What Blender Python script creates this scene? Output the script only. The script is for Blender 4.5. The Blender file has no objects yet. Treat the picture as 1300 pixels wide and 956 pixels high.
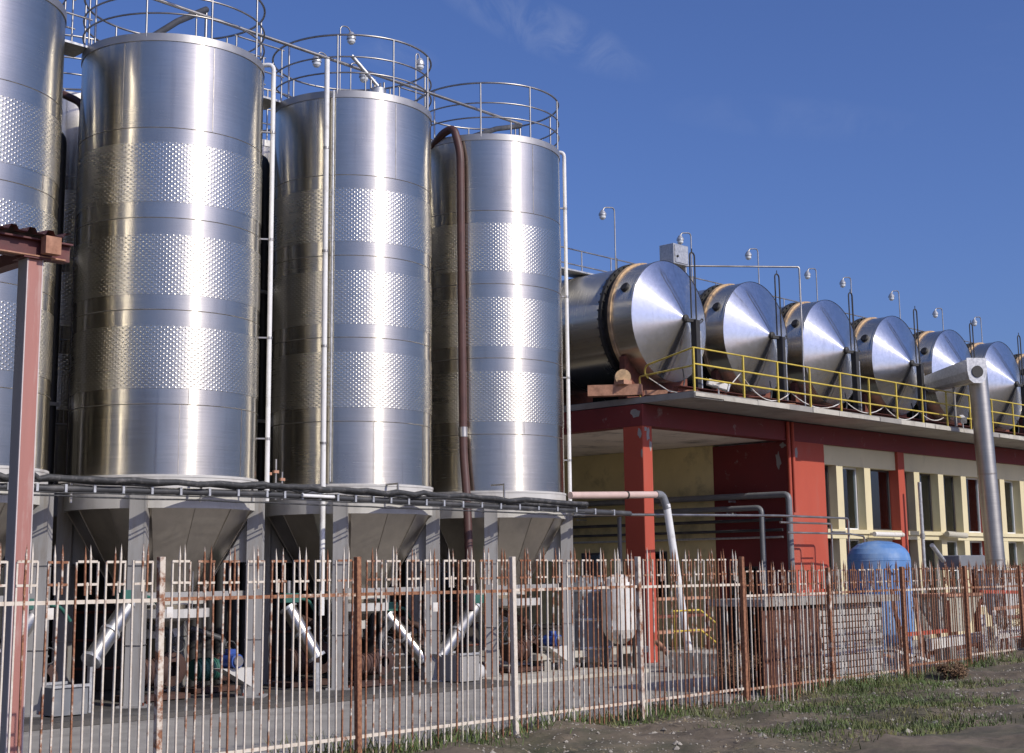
import bpy, bmesh, math, random
from mathutils import Vector, Matrix, noise as mnoise
random.seed(7)
R = math.radians
SC = bpy.context.scene
COL = SC.collection

# ------------------------------------------------------------------ camera
EYE = 2.05
FPX, PITCH, ROLL, AZ = 1803.0, R(9.195), R(0.646), R(43.58)
cp, sp = math.cos(PITCH), math.sin(PITCH)
fwd = Vector((0, -sp, -cp)); upv = Vector((0, cp, -sp)); rtv = Vector((1, 0, 0))
RZ = Matrix.Rotation(ROLL, 3, 'Z')
MX = Matrix((RZ @ (math.cos(AZ)*fwd + math.sin(AZ)*rtv), RZ @ (-math.cos(AZ)*rtv + math.sin(AZ)*fwd), RZ @ upv))
cam_d = bpy.data.cameras.new('camera'); cam = bpy.data.objects.new('camera', cam_d); COL.objects.link(cam)
cam.matrix_world = Matrix.Translation((0, 0, EYE)) @ MX.to_4x4()
cam_d.sensor_width = 36; cam_d.lens = 36*FPX/1300; cam_d.shift_y = -45/1300
cam_d.clip_start = 0.1; cam_d.clip_end = 5000
SC.camera = cam
def aty(x, y, Y):           # point of the plane Y = const seen along a survey direction
    d = MX @ Vector(((x-650)/FPX, -(y-433)/FPX, -1)); t = Y/d.y
    return Vector((d.x*t, Y, EYE+d.z*t))
def atx(x, y, X):
    d = MX @ Vector(((x-650)/FPX, -(y-433)/FPX, -1)); t = X/d.x
    return Vector((X, d.y*t, EYE+d.z*t))

# ------------------------------------------------------------------ sky, sun, exposure
SUN_AZ, SUN_EL = R(275), R(34.9)
sun_dir = Vector((math.cos(SUN_AZ)*math.cos(SUN_EL), math.sin(SUN_AZ)*math.cos(SUN_EL), math.sin(SUN_EL)))
w = bpy.data.worlds.new('World'); SC.world = w; w.use_nodes = True
nt = w.node_tree; nt.nodes.clear()
sky = nt.nodes.new('ShaderNodeTexSky'); sky.sky_type = 'NISHITA'; sky.sun_disc = False
sky.sun_elevation = SUN_EL; sky.sun_rotation = math.pi/2 - SUN_AZ
sky.altitude = 0; sky.air_density = 1.0; sky.dust_density = 2.2; sky.ozone_density = 10.0
bg = nt.nodes.new('ShaderNodeBackground'); bg.inputs['Strength'].default_value = 0.122
tc = nt.nodes.new('ShaderNodeTexCoord'); mp = nt.nodes.new('ShaderNodeMapping')
mp.inputs['Scale'].default_value = (1.6, 1.6, 9.0); mp.inputs['Rotation'].default_value = (0, R(14), 0); mp.inputs['Location'].default_value = (1.35, 0.9, 2.1)
nz = nt.nodes.new('ShaderNodeTexNoise'); nz.inputs['Scale'].default_value = 1.7; nz.inputs['Detail'].default_value = 7; nz.inputs['Roughness'].default_value = 0.62
rp = nt.nodes.new('ShaderNodeMapRange'); rp.inputs[1].default_value = 0.6; rp.inputs[2].default_value = 0.86; rp.inputs[4].default_value = 0.05
mixc = nt.nodes.new('ShaderNodeMix'); mixc.data_type = 'RGBA'; mixc.inputs[7].default_value = (5.2, 5.6, 6.6, 1)
out = nt.nodes.new('ShaderNodeOutputWorld')
L = nt.links.new
L(tc.outputs['Generated'], mp.inputs[0]); L(mp.outputs[0], nz.inputs['Vector']); L(nz.outputs[0], rp.inputs[0])
tint = nt.nodes.new('ShaderNodeMix'); tint.data_type = 'RGBA'; tint.blend_type = 'MULTIPLY'; tint.inputs[0].default_value = 1.0; tint.inputs[7].default_value = (1.0, 0.885, 1.05, 1)
L(sky.outputs[0], tint.inputs[6])
def wmath(op, a, b_=None):
    n = nt.nodes.new('ShaderNodeMath'); n.operation = op; n.use_clamp = (op == 'SUBTRACT')
    for i, v in enumerate((a, b_)):
        if v is None: continue
        if isinstance(v, (int, float)): n.inputs[i].default_value = v
        else: L(v, n.inputs[i])
    return n.outputs[0]
acc = rp.outputs[0]
for (wx, wy, wl, wh, ang, amt) in ((690, 36, .085, .02, -24, .2), (1010, 150, .10, .016, -8, .05), (505, 70, .03, .012, -10, .12)):
    d0 = (MX @ Vector(((wx-650)/FPX, -(wy-433)/FPX, -1))).normalized(); e1 = d0.cross(Vector((0, 0, 1))).normalized(); e2 = e1.cross(d0)
    f1 = e1*math.cos(R(ang))+e2*math.sin(R(ang)); f2 = e2*math.cos(R(ang))-e1*math.sin(R(ang)); terms = []
    for e_, k_ in ((f1, wl), (f2, wh)):
        vm = nt.nodes.new('ShaderNodeVectorMath'); vm.operation = 'DOT_PRODUCT'; L(tc.outputs['Generated'], vm.inputs[0]); vm.inputs[1].default_value = e_/k_
        terms.append(wmath('POWER', wmath('ABSOLUTE', vm.outputs['Value']), 2.0))
    mask = wmath('SUBTRACT', 1.0, wmath('ADD', *terms))
    wn = nt.nodes.new('ShaderNodeTexNoise'); wn.inputs['Scale'].default_value = 26; wn.inputs['Detail'].default_value = 8; wn.inputs['Roughness'].default_value = .62; wn.inputs['Distortion'].default_value = 1.2
    L(tc.outputs['Generated'], wn.inputs['Vector'])
    wr = nt.nodes.new('ShaderNodeMapRange'); wr.inputs[1].default_value = .38; wr.inputs[2].default_value = .8; L(wn.outputs[0], wr.inputs[0])
    fd = nt.nodes.new('ShaderNodeVectorMath'); fd.operation = 'DOT_PRODUCT'; L(tc.outputs['Generated'], fd.inputs[0]); fd.inputs[1].default_value = d0
    front = wmath('GREATER_THAN', fd.outputs['Value'], 0.0)
    acc = wmath('ADD', acc, wmath('MULTIPLY', wmath('MULTIPLY', wmath('MULTIPLY', mask, wr.outputs[0]), amt), front))
L(acc, mixc.inputs[0]); L(tint.outputs[2], mixc.inputs[6]); L(mixc.outputs[2], bg.inputs[0]); L(bg.outputs[0], out.inputs[0])
sd = bpy.data.lights.new('sun', 'SUN'); sd.energy = 3.6; sd.angle = R(0.53); sd.color = (1.0, 0.95, 0.86)
so = bpy.data.objects.new('sun', sd); COL.objects.link(so); so.rotation_euler = (-sun_dir).to_track_quat('-Z', 'Y').to_euler(); so.location = (0, 0, 40)
SC.view_settings.view_transform = 'Standard'; SC.view_settings.look = 'None'
SC.view_settings.exposure = 0.0; SC.view_settings.gamma = 1.0; SC.view_settings.use_curve_mapping = False
SC.render.engine = 'CYCLES'; SC.cycles.use_denoising = True
SC.cycles.max_bounces = 8; SC.cycles.glossy_bounces = 5; SC.cycles.sample_clamp_indirect = 6

# ------------------------------------------------------------------ materials
MATS = {}
def nodes_of(name):
    m = bpy.data.materials.new(name); m.use_nodes = True
    t = m.node_tree; b = t.nodes['Principled BSDF']; MATS[name] = m
    return m, t, b
def mth(t, op, a, b=None, clamp=False):
    n = t.nodes.new('ShaderNodeMath'); n.operation = op; n.use_clamp = clamp
    for i, v in enumerate((a, b)):
        if v is None: continue
        if isinstance(v, (int, float)): n.inputs[i].default_value = v
        else: t.links.new(v, n.inputs[i])
    return n.outputs[0]
def noise(t, scale, detail=5, rough=0.55, vec=None, stretch=None, dist=0.0):
    n = t.nodes.new('ShaderNodeTexNoise'); n.inputs['Scale'].default_value = scale
    n.inputs['Detail'].default_value = detail; n.inputs['Roughness'].default_value = rough; n.inputs['Distortion'].default_value = dist
    if vec is None:
        vec = t.nodes.new('ShaderNodeTexCoord').outputs['Object']
    if stretch:
        mpn = t.nodes.new('ShaderNodeMapping'); mpn.inputs['Scale'].default_value = stretch
        t.links.new(vec, mpn.inputs[0]); vec = mpn.outputs[0]
    t.links.new(vec, n.inputs['Vector'])
    return n.outputs[0]
def rng(t, v, a, b, c=0.0, d=1.0):
    n = t.nodes.new('ShaderNodeMapRange'); t.links.new(v, n.inputs[0])
    for i, k in enumerate((a, b, c, d)): n.inputs[i+1].default_value = k
    return n.outputs[0]
def mixcol(t, f, a, b):
    n = t.nodes.new('ShaderNodeMix'); n.data_type = 'RGBA'
    if isinstance(f, (int, float)): n.inputs[0].default_value = f
    else: t.links.new(f, n.inputs[0])
    for i, v in ((6, a), (7, b)):
        if isinstance(v, tuple): n.inputs[i].default_value = (*v[:3], 1)
        else: t.links.new(v, n.inputs[i])
    return n.outputs[2]
def bump(t, b, h, strength=0.5, distance=0.01, prev=None):
    n = t.nodes.new('ShaderNodeBump'); n.inputs['Strength'].default_value = strength; n.inputs['Distance'].default_value = distance
    t.links.new(h, n.inputs['Height'])
    if prev is not None: t.links.new(prev, n.inputs['Normal'])
    t.links.new(n.outputs[0], b.inputs['Normal'])
    return n.outputs[0]
def plain(name, col, rough=0.6, metal=0.0, var=0.18, scale=2.5, bmp=0.15, bscale=30, dirt=None, dirt_amt=0.5, dscale=1.2, stretch=None):
    m, t, b = nodes_of(name)
    n1 = noise(t, scale, 6, 0.6, stretch=stretch)
    c0 = tuple(c*(1-var) for c in col); c1 = tuple(min(1, c*(1+var)) for c in col)
    c = mixcol(t, rng(t, n1, 0.3, 0.7), c0, c1)
    if dirt:
        n2 = noise(t, dscale, 8, 0.68, stretch=stretch)
        c = mixcol(t, rng(t, n2, 0.62-0.3*dirt_amt, 0.78-0.15*dirt_amt), c, dirt)
    t.links.new(c, b.inputs['Base Color'])
    b.inputs['Metallic'].default_value = metal
    t.links.new(rng(t, n1, 0.2, 0.8, max(0.03, rough-0.08), min(1, rough+0.1)), b.inputs['Roughness'])
    if bmp: bump(t, b, noise(t, bscale, 4), bmp, 0.01)
    return m
def jitter_vec(t):                 # object coordinates shifted per object, so that copies do not repeat
    co = t.nodes.new('ShaderNodeTexCoord').outputs['Object']; inf = t.nodes.new('ShaderNodeObjectInfo').outputs['Random']
    cx = t.nodes.new('ShaderNodeCombineXYZ'); add = t.nodes.new('ShaderNodeVectorMath'); add.operation = 'ADD'
    for i in range(3): t.links.new(mth(t, 'MULTIPLY', inf, 37.0+11*i), cx.inputs[i])
    t.links.new(co, add.inputs[0]); t.links.new(cx.outputs[0], add.inputs[1])
    return add.outputs[0]
def steel(name, axis, rough=0.22, aniso=1.0, col=(0.645, 0.605, 0.51), broad=0.17, dimple=False, brush=(1.2, 1.2, 60), wave=0.6, stain=0.5):
    m, t, b = nodes_of(name)
    b.inputs['Metallic'].default_value = 1.0
    b.inputs['Anisotropic'].default_value = aniso; b.inputs['Anisotropic Rotation'].default_value = 0.25
    tg = t.nodes.new('ShaderNodeTangent'); tg.direction_type = 'RADIAL'; tg.axis = axis
    t.links.new(tg.outputs[0], b.inputs['Tangent'])
    jv = jitter_vec(t)
    st = noise(t, 1.0, 4, 0.6, vec=jv, stretch=brush)
    bl = noise(t, 0.9, 6, 0.6, vec=jv)
    c = mixcol(t, rng(t, st, 0.3, 0.7), tuple(k*0.9 for k in col), tuple(min(1, k*1.06) for k in col))
    run = noise(t, 1.0, 6, 0.65, vec=jv, stretch=(7, 7, 0.35))
    c = mixcol(t, rng(t, run, 0.55, 0.85, 0, stain), c, (0.36, 0.34, 0.31))
    t.links.new(c, b.inputs['Base Color'])
    r1 = mth(t, 'ADD', rng(t, bl, 0.25, 0.75, rough-0.05, rough+0.06), rng(t, st, 0.3, 0.7, -0.02, 0.03))
    t.links.new(r1, b.inputs['Roughness'])
    nb = bump(t, b, noise(t, 0.8, 3, 0.45, vec=jv), wave, 0.024)
    if dimple:
        uv = t.nodes.new('ShaderNodeUVMap'); s = t.nodes.new('ShaderNodeSeparateXYZ'); t.links.new(uv.outputs[0], s.inputs[0])
        cu = mth(t, 'COSINE', mth(t, 'MULTIPLY', s.outputs[0], 2*math.pi/0.104))
        cv = mth(t, 'COSINE', mth(t, 'MULTIPLY', s.outputs[1], 2*math.pi/0.08))
        h = rng(t, mth(t, 'MULTIPLY', cu, cv), 0.25, 1.0)
        h.node.interpolation_type = 'SMOOTHSTEP'
        nb = bump(t, b, h, 1.0, 0.0036, nb)
    if broad:                      # brushed finish: a tight lobe across the grain plus a soft wide one
        b2 = t.nodes.new('ShaderNodeBsdfPrincipled'); b2.inputs['Metallic'].default_value = 1.0; b2.inputs['Roughness'].default_value = 0.5
        b2.inputs['Anisotropic'].default_value = 0.75; b2.inputs['Anisotropic Rotation'].default_value = 0.25
        t.links.new(tg.outputs[0], b2.inputs['Tangent']); t.links.new(c, b2.inputs['Base Color']); t.links.new(nb, b2.inputs['Normal'])
        mxs = t.nodes.new('ShaderNodeMixShader'); mxs.inputs[0].default_value = broad
        o_ = [n for n in t.nodes if n.type == 'OUTPUT_MATERIAL'][0]
        t.links.new(b.outputs[0], mxs.inputs[1]); t.links.new(b2.outputs[0], mxs.inputs[2]); t.links.new(mxs.outputs[0], o_.inputs[0])
    return m
steel('steel_silo', 'Z'); steel('steel_dimple', 'Z', dimple=True, rough=0.27, aniso=0.6, broad=0.12)
steel('steel_tank', 'Y', brush=(1.2, 60, 1.2), rough=0.23, wave=0.3)
steel('steel_cone', 'Y', brush=(9, 1, 9), rough=0.17, stain=0.5, broad=0.14, wave=0.55, col=(0.68, 0.67, 0.65))
steel('steel_tube', 'Z', rough=0.42, aniso=0.3, wave=0.0, broad=0, col=(0.5, 0.48, 0.44))
steel('steel_hopper', 'Z', rough=0.33, aniso=0.4, broad=0, col=(0.52, 0.475, 0.41), brush=(6, 6, 6), wave=0.5, stain=0.5)
plain('steel_bead', (0.45, 0.41, 0.35), 0.4, 1.0, 0.2, 8, 0.1)
plain('rail_steel', (0.40, 0.38, 0.35), 0.42, 1.0, 0.2, 3, 0)
plain('grey_paint', (0.30, 0.29, 0.275), 0.55, 0, 0.12, 2, 0.08, 12, (0.19, 0.15, 0.11), 0.42, 1.6, (2, 2, .3))
plain('skirt_paint', (0.52, 0.50, 0.46), 0.5, 0, 0.1, 2, 0.06, 12, (0.35, 0.32, 0.28), 0.3, 1.4, (1, 1, .4))
plain('galvanised', (0.5, 0.5, 0.49), 0.42, 0.6, 0.25, 14, 0.08, 30)
plain('pipe_white', (0.72, 0.71, 0.68), 0.4, 0, 0.08, 3, 0.03, 12, (0.42, 0.38, 0.33), 0.3, 2)
plain('pvc_pink', (0.55, 0.40, 0.34), 0.5, 0, 0.1, 3, 0.03, 12)
plain('pvc_grey', (0.17, 0.175, 0.18), 0.45, 0, 0.12, 3, 0.03, 12, (0.3, 0.28, 0.25), 0.25)
plain('pipe_dark', (0.05, 0.05, 0.052), 0.5, 0, 0.25, 3, 0.05, 20, (0.16, 0.15, 0.14), 0.3)
plain('cable_black', (0.03, 0.03, 0.03), 0.6, 0, 0.3, 12, 0.3, 50, (0.14, 0.13, 0.12), 0.35, 9)
plain('hose_brown', (0.075, 0.032, 0.026), 0.5, 0, 0.2, 4, 0.15, 60)
plain('insulation_tan', (0.46, 0.31, 0.17), 0.85, 0, 0.35, 5, 0.5, 25, (0.12, 0.09, 0.07), 0.5, 3)
plain('gasket_dark', (0.035, 0.033, 0.03), 0.6, 0.2, 0.3, 6, 0.2, 20)
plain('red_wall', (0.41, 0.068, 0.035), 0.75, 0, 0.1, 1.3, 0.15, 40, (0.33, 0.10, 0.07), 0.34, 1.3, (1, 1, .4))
plain('red_trim_and_shade', (0.17, 0.022, 0.02), 0.7, 0, 0.1, 1.3, 0.1, 40, (0.30, 0.27, 0.25), 0.02, 2.2)  # maroon of the beams, also carries the shade of the porch end wall
plain('cream_wall', (0.62, 0.54, 0.33), 0.8, 0, 0.06, 1.2, 0.12, 40, (0.45, 0.39, 0.26), 0.2, 1.1, (1, 1, .5))
plain('ochre_wall', (0.68, 0.58, 0.29), 0.8, 0, 0.1, 1.0, 0.12, 40, (0.28, 0.24, 0.15), 0.3, 0.8)
plain('ceiling_plaster', (0.80, 0.73, 0.63), 0.85, 0, 0.1, 0.8, 0.1, 25, (0.22, 0.2, 0.17), 0.25, 0.7)
plain('concrete', (0.29, 0.272, 0.24), 0.85, 0, 0.16, 1.6, 0.3, 22, (0.19, 0.175, 0.155), 0.4, 1.2)
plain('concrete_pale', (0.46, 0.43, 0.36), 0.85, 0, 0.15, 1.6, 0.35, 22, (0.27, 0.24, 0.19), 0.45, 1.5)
plain('roof_felt', (0.07, 0.075, 0.075), 0.8, 0, 0.3, 3, 0.4, 15)
plain('yellow_paint', (0.56, 0.42, 0.06), 0.55, 0, 0.2, 4, 0.06, 25, (0.27, 0.18, 0.06), 0.34, 5)
plain('rust_beam', (0.16, 0.05, 0.03), 0.85, 0, 0.35, 5, 0.4, 25, (0.06, 0.03, 0.025), 0.4, 3)
plain('rust_pale', (0.42, 0.22, 0.14), 0.85, 0, 0.3, 5, 0.4, 25, (0.2, 0.09, 0.05), 0.5, 3)
plain('maroon_steel', (0.10, 0.025, 0.024), 0.6, 0, 0.25, 4, 0.15, 20, (0.18, 0.09, 0.06), 0.3, 3)
plain('rose_primer', (0.36, 0.155, 0.125), 0.6, 0, 0.08, 2, 0.08, 20, (0.5, 0.38, 0.33), 0.28, 1.4, (3, 3, .3))
plain('primer_edge', (0.55, 0.48, 0.45), 0.6, 0, 0.15, 5, 0.1, 20)
plain('motor_blue', (0.03, 0.075, 0.28), 0.4, 0, 0.1, 4, 0.05)
plain('tank_blue', (0.10, 0.225, 0.46), 0.55, 0, 0.15, 1.5, 0.08, 10, (0.26, 0.37, 0.52), 0.55, 1.4, (1, 1, .4))
plain('machine_green', (0.03, 0.12, 0.09), 0.5, 0, 0.15, 4, 0.05)
plain('white_paint', (0.68, 0.65, 0.59), 0.5, 0, 0.1, 3, 0.1, 20, (0.36, 0.27, 0.18), 0.4, 2.5)
plain('beige_panel', (0.45, 0.42, 0.33), 0.7, 0, 0.1, 2, 0.1, 20, (0.25, 0.2, 0.14), 0.4)
plain('brick_grey', (0.42, 0.405, 0.375), 0.9, 0, 0.2, 6, 0.5, 40, (0.28, 0.26, 0.23), 0.4, 4)
plain('mortar', (0.2, 0.19, 0.17), 0.95, 0, 0.2, 6, 0.4, 40)
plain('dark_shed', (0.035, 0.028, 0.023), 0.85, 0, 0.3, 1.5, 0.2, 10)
plain('frame_white', (0.72, 0.72, 0.7), 0.45, 0, 0.05, 3, 0)
plain('frame_dark', (0.06, 0.05, 0.045), 0.5, 0, 0.1, 3, 0)
plain('curtain', (0.3, 0.29, 0.27), 0.9, 0, 0.3, 4, 0.2, 10)
plain('earth', (0.135, 0.105, 0.07), 0.95, 0, 0.45, 2.6, 1.0, 14, (0.05, 0.056, 0.024), 0.6, 0.6)
plain('stone', (0.3, 0.27, 0.22), 0.9, 0, 0.3, 5, 0.5, 30)
plain('grass_blade', (0.085, 0.125, 0.03), 0.7, 0, 0.4, 0.9, 0, 1, (0.22, 0.18, 0.075), 0.5, 0.8)
plain('straw', (0.30, 0.235, 0.13), 0.85, 0, 0.35, 1.5, 0)
plain('rust_sheet', (0.07, 0.028, 0.02), 0.85, 0, 0.4, 3, 0.3, 15, (0.14, 0.06, 0.035), 0.4, 2, (2, 2, .5))
plain('twig', (0.13, 0.085, 0.05), 0.9, 0, 0.3, 3, 0.2, 30)
plain('dry_leaf', (0.17, 0.10, 0.05), 0.85, 0, 0.4, 2, 0)
plain('pad_dark', (0.075, 0.068, 0.06), 0.8, 0, 0.4, 1.2, 0.3, 18, (0.16, 0.15, 0.13), 0.3, 0.9)  # dark concrete tone with paler blotches
plain('rim_steel', (0.40, 0.385, 0.36), 0.4, 0.75, 0.1, 2, 0.03, 12)
plain('riser_black', (0.02, 0.019, 0.018), 0.6, 0, 0.3, 3, 0.2, 25)
plain('black_void', (0.012, 0.011, 0.01), 0.8, 0, 0.2, 2, 0)
m, t, b = nodes_of('window_glass')
gl = t.nodes.new('ShaderNodeBsdfGlossy'); gl.inputs['Roughness'].default_value = 0.03; gl.inputs['Color'].default_value = (0.9, 0.92, 0.95, 1)
tr = t.nodes.new('ShaderNodeBsdfTransparent'); tr.inputs['Color'].default_value = (0.62, 0.68, 0.68, 1)
fr = t.nodes.new('ShaderNodeFresnel'); fr.inputs['IOR'].default_value = 1.55
mg = t.nodes.new('ShaderNodeMixShader'); bump(t, b, noise(t, 0.9, 2, 0.4), 0.12, 0.02)
bn = [n for n in t.nodes if n.type == 'BUMP'][0]; t.links.new(bn.outputs[0], gl.inputs['Normal'])
t.links.new(mth(t, 'MULTIPLY', fr.outputs[0], 1.6, True), mg.inputs[0]); t.links.new(tr.outputs[0], mg.inputs[1]); t.links.new(gl.outputs[0], mg.inputs[2])
t.links.new(mg.outputs[0], [n for n in t.nodes if n.type == 'OUTPUT_MATERIAL'][0].inputs[0])
m, t, b = nodes_of('lamp_glass')
b.inputs['Base Color'].default_value = (0.6, 0.62, 0.62, 1); b.inputs['Roughness'].default_value = 0.12
def bars_mat(name, rusty):
    m, t, b = nodes_of(name)
    co = t.nodes.new('ShaderNodeTexCoord').outputs['Object']
    inf = t.nodes.new('ShaderNodeObjectInfo').outputs['Random']
    add = t.nodes.new('ShaderNodeVectorMath'); add.operation = 'ADD'
    cx = t.nodes.new('ShaderNodeCombineXYZ'); k = mth(t, 'MULTIPLY', inf, 57.0)
    for i in range(3): t.links.new(k, cx.inputs[i])
    t.links.new(co, add.inputs[0]); t.links.new(cx.outputs[0], add.inputs[1])
    n1 = noise(t, 5.5, 7, 0.7, vec=add.outputs[0]); n2 = noise(t, 26, 4, 0.6, vec=add.outputs[0])
    rust = mixcol(t, rng(t, n2, 0.3, 0.7), (0.135, 0.05, 0.027), (0.37, 0.175, 0.09))
    paint = mixcol(t, rng(t, n2, 0.3, 0.7), (0.55, 0.47, 0.37), (0.70, 0.63, 0.53))
    amt = mth(t, 'ADD', n1, mth(t, 'MULTIPLY', mth(t, 'SUBTRACT', inf, 0.5), 0.42))
    f = rng(t, amt, 0.62-rusty*0.36, 0.70-rusty*0.30)
    t.links.new(mixcol(t, f, paint, rust), b.inputs['Base Color'])
    t.links.new(rng(t, f, 0, 1, 0.5, 0.9), b.inputs['Roughness'])
    bump(t, b, n2, 0.4, 0.003)
bars_mat('bar_light', 0.25); bars_mat('bar_mid', 0.52); bars_mat('bar_rust', 0.9)

# ------------------------------------------------------------------ mesh helpers
class MB:
    def __init__(s): s.v = []; s.f = []; s.uv = {}; s.sm = set()
    def add(s, vs, fs, smooth=False):
        o = len(s.v); s.v += [tuple(v) for v in vs]
        for f in fs:
            if smooth: s.sm.add(len(s.f))
            s.f.append(tuple(i+o for i in f))
        return s
    def box(s, a, b, rot=0.0):
        x0, y0, z0 = a; x1, y1, z1 = b
        vs = [Vector(p) for p in ((x0, y0, z0), (x1, y0, z0), (x1, y1, z0), (x0, y1, z0), (x0, y0, z1), (x1, y0, z1), (x1, y1, z1), (x0, y1, z1))]
        if rot:
            c = Vector(((x0+x1)/2, (y0+y1)/2, 0)); M = Matrix.Rotation(rot, 3, 'Z'); vs = [c + M @ (v-c) for v in vs]
        return s.add(vs, [(0, 3, 2, 1), (4, 5, 6, 7), (0, 1, 5, 4), (1, 2, 6, 5), (2, 3, 7, 6), (3, 0, 4, 7)])
    def beam(s, p, q, w, h, up=Vector((0, 0, 1))):     # box between two points
        p, q = Vector(p), Vector(q); d = (q-p).normalized(); sd_ = d.cross(up)
        if sd_.length < 1e-4: sd_ = d.cross(Vector((0, 1, 0)))
        sd_.normalize(); u = sd_.cross(d).normalized()
        vs = []
        for e in (p, q):
            for a, c in ((-1, -1), (1, -1), (1, 1), (-1, 1)): vs.append(e + sd_*a*w/2 + u*c*h/2)
        return s.add(vs, [(0, 3, 2, 1), (4, 5, 6, 7), (0, 1, 5, 4), (1, 2, 6, 5), (2, 3, 7, 6), (3, 0, 4, 7)])
    def tube(s, pts, r, n=10, caps=True, fillet=0.0, fs=5):
        pts = [Vector(p) for p in pts]
        if fillet:
            q = [pts[0]]
            for i in range(1, len(pts)-1):
                a, b_, c = pts[i-1], pts[i], pts[i+1]
                d1 = (a-b_); d2 = (c-b_); k = min(fillet, d1.length*0.45, d2.length*0.45)
                p1, p2 = b_ + d1.normalized()*k, b_ + d2.normalized()*k
                for j in range(fs+1):
                    tt = j/fs; q.append(p1*(1-tt)**2 + b_*2*tt*(1-tt) + p2*tt*tt)
            q.append(pts[-1]); pts = q
        rs = r if isinstance(r, (list, tuple)) else [r]*len(pts)
        vs = []; ref = None
        for i, p in enumerate(pts):
            d = (pts[min(i+1, len(pts)-1)] - pts[max(i-1, 0)]).normalized()
            if ref is None: ref = d.orthogonal().normalized()
            else:
                ref = (ref - d*ref.dot(d)); ref = ref.normalized() if ref.length > 1e-5 else d.orthogonal().normalized()
            bi = d.cross(ref)
            for k in range(n):
                a = 2*math.pi*k/n; vs.append(p + (ref*math.cos(a) + bi*math.sin(a))*rs[i])
        fs_ = []
        for i in range(len(pts)-1):
            for k in range(n):
                k2 = (k+1) % n; fs_.append((i*n+k, i*n+k2, (i+1)*n+k2, (i+1)*n+k))
        s.add(vs, fs_, True)
        if caps:
            s.add(vs[:n], [tuple(range(n-1, -1, -1))]); s.add(vs[-n:], [tuple(range(n))])
        return s
    def lathe(s, prof, c=(0, 0, 0), n=64, axis='Z', smooth=True, uvs=False, a0=0.0, a1=2*math.pi):
        # profile (r, h); closed in angle when a1-a0 = full turn; repeated points give a sharp edge
        full = abs(a1-a0-2*math.pi) < 1e-6; m_ = n if full else n+1
        c = Vector(c)
        for (r0, h0), (r1, h1) in zip(prof[:-1], prof[1:]):
            if abs(r0-r1)+abs(h0-h1) < 1e-9: continue
            vs = []
            for r_, h_ in ((r0, h0), (r1, h1)):
                for k in range(m_):
                    a = a0+(a1-a0)*k/n
                    p = (r_*math.cos(a), r_*math.sin(a), h_)
                    if axis == 'Y': p = (p[0], p[2], -p[1])
                    vs.append(c+Vector(p))
            fs = []; base = len(s.f)
            for k in range(n):
                k2 = (k+1) % m_; fs.append((k, k2, m_+k2, m_+k))
                if uvs:
                    u0, u1 = r0*(a1-a0)*k/n, r0*(a1-a0)*(k+1)/n
                    s.uv[base+k] = ((u0, h0), (u1, h0), (u1, h1), (u0, h1))
            s.add(vs, fs, smooth)
        return s
    def prism(s, poly, off):                     # polygon (3D points) extruded by a vector
        off = Vector(off); n = len(poly); P = [Vector(p) for p in poly]
        return s.add(P+[p+off for p in P], [tuple(range(n-1, -1, -1)), tuple(range(n, 2*n))] + [(i, (i+1) % n, n+(i+1) % n, n+i) for i in range(n)])
    def mesh(s, name, org=(0, 0, 0), bev=0.0):
        me = bpy.data.meshes.new(name); o = Vector(org)
        me.from_pydata([tuple(Vector(v)-o) for v in s.v], [], s.f); me.update()
        for i in s.sm: me.polygons[i].use_smooth = True
        if s.uv:
            ul = me.uv_layers.new(name='UVMap')
            for fi, us in s.uv.items():
                for li, u in zip(me.polygons[fi].loop_indices, us): ul.data[li].uv = u
        bm = bmesh.new(); bm.from_mesh(me)
        if not s.uv: bmesh.ops.recalc_face_normals(bm, faces=bm.faces)
        if bev: bmesh.ops.bevel(bm, geom=bm.edges[:], offset=bev, segments=1, affect='EDGES', clamp_overlap=True)
        bm.to_mesh(me); bm.free()
        return me
    def build(s, name, mat, parent=None, bev=0.0, org=None):
        if parent is not None: org = WORG.get(parent.name, (0, 0, 0))
        me = s.mesh(name, org or (0, 0, 0), bev); me.materials.append(MATS[mat])
        o = bpy.data.objects.new(name, me); COL.objects.link(o)
        if parent is not None: o.parent = parent; WORG[o.name] = org
        else:
            o.location = org or (0, 0, 0); WORG[o.name] = tuple(org or (0, 0, 0))
        return o
WORG = {}
def tag(o, label=None, cat=None, group=None, kind=None):
    if label: o['label'] = label
    if cat: o['category'] = cat
    if group: o['group'] = group
    if kind: o['kind'] = kind
    return o
def thing(name, label, cat, loc=(0, 0, 0), group=None):
    o = bpy.data.objects.new(name, None); COL.objects.link(o); o.location = loc; o.empty_display_size = 0.2
    WORG[o.name] = tuple(loc)
    return tag(o, label, cat, group)
def kids(o): return list(o.children)
def copy_tree(o, loc=None, parent=None):
    c = o.copy(); COL.objects.link(c)
    if parent is not None: c.parent = parent
    if loc is not None: c.location = loc
    for ch in kids(o): copy_tree(ch, None, c)
    return c
def place(me, name, parent, loc, mat=None, rot=(0, 0, 0)):
    o = bpy.data.objects.new(name, me); COL.objects.link(o); o.parent = parent; o.location = loc; o.rotation_euler = rot
    return o
def sag(p, q, dz, n=12):
    p, q = Vector(p), Vector(q); return [p.lerp(q, i/n) - Vector((0, 0, dz*4*(i/n)*(1-i/n))) for i in range(n+1)]
def pol(c, r, deg, z): return Vector((c[0]+r*math.cos(R(deg)), c[1]+r*math.sin(R(deg)), z))
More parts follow.
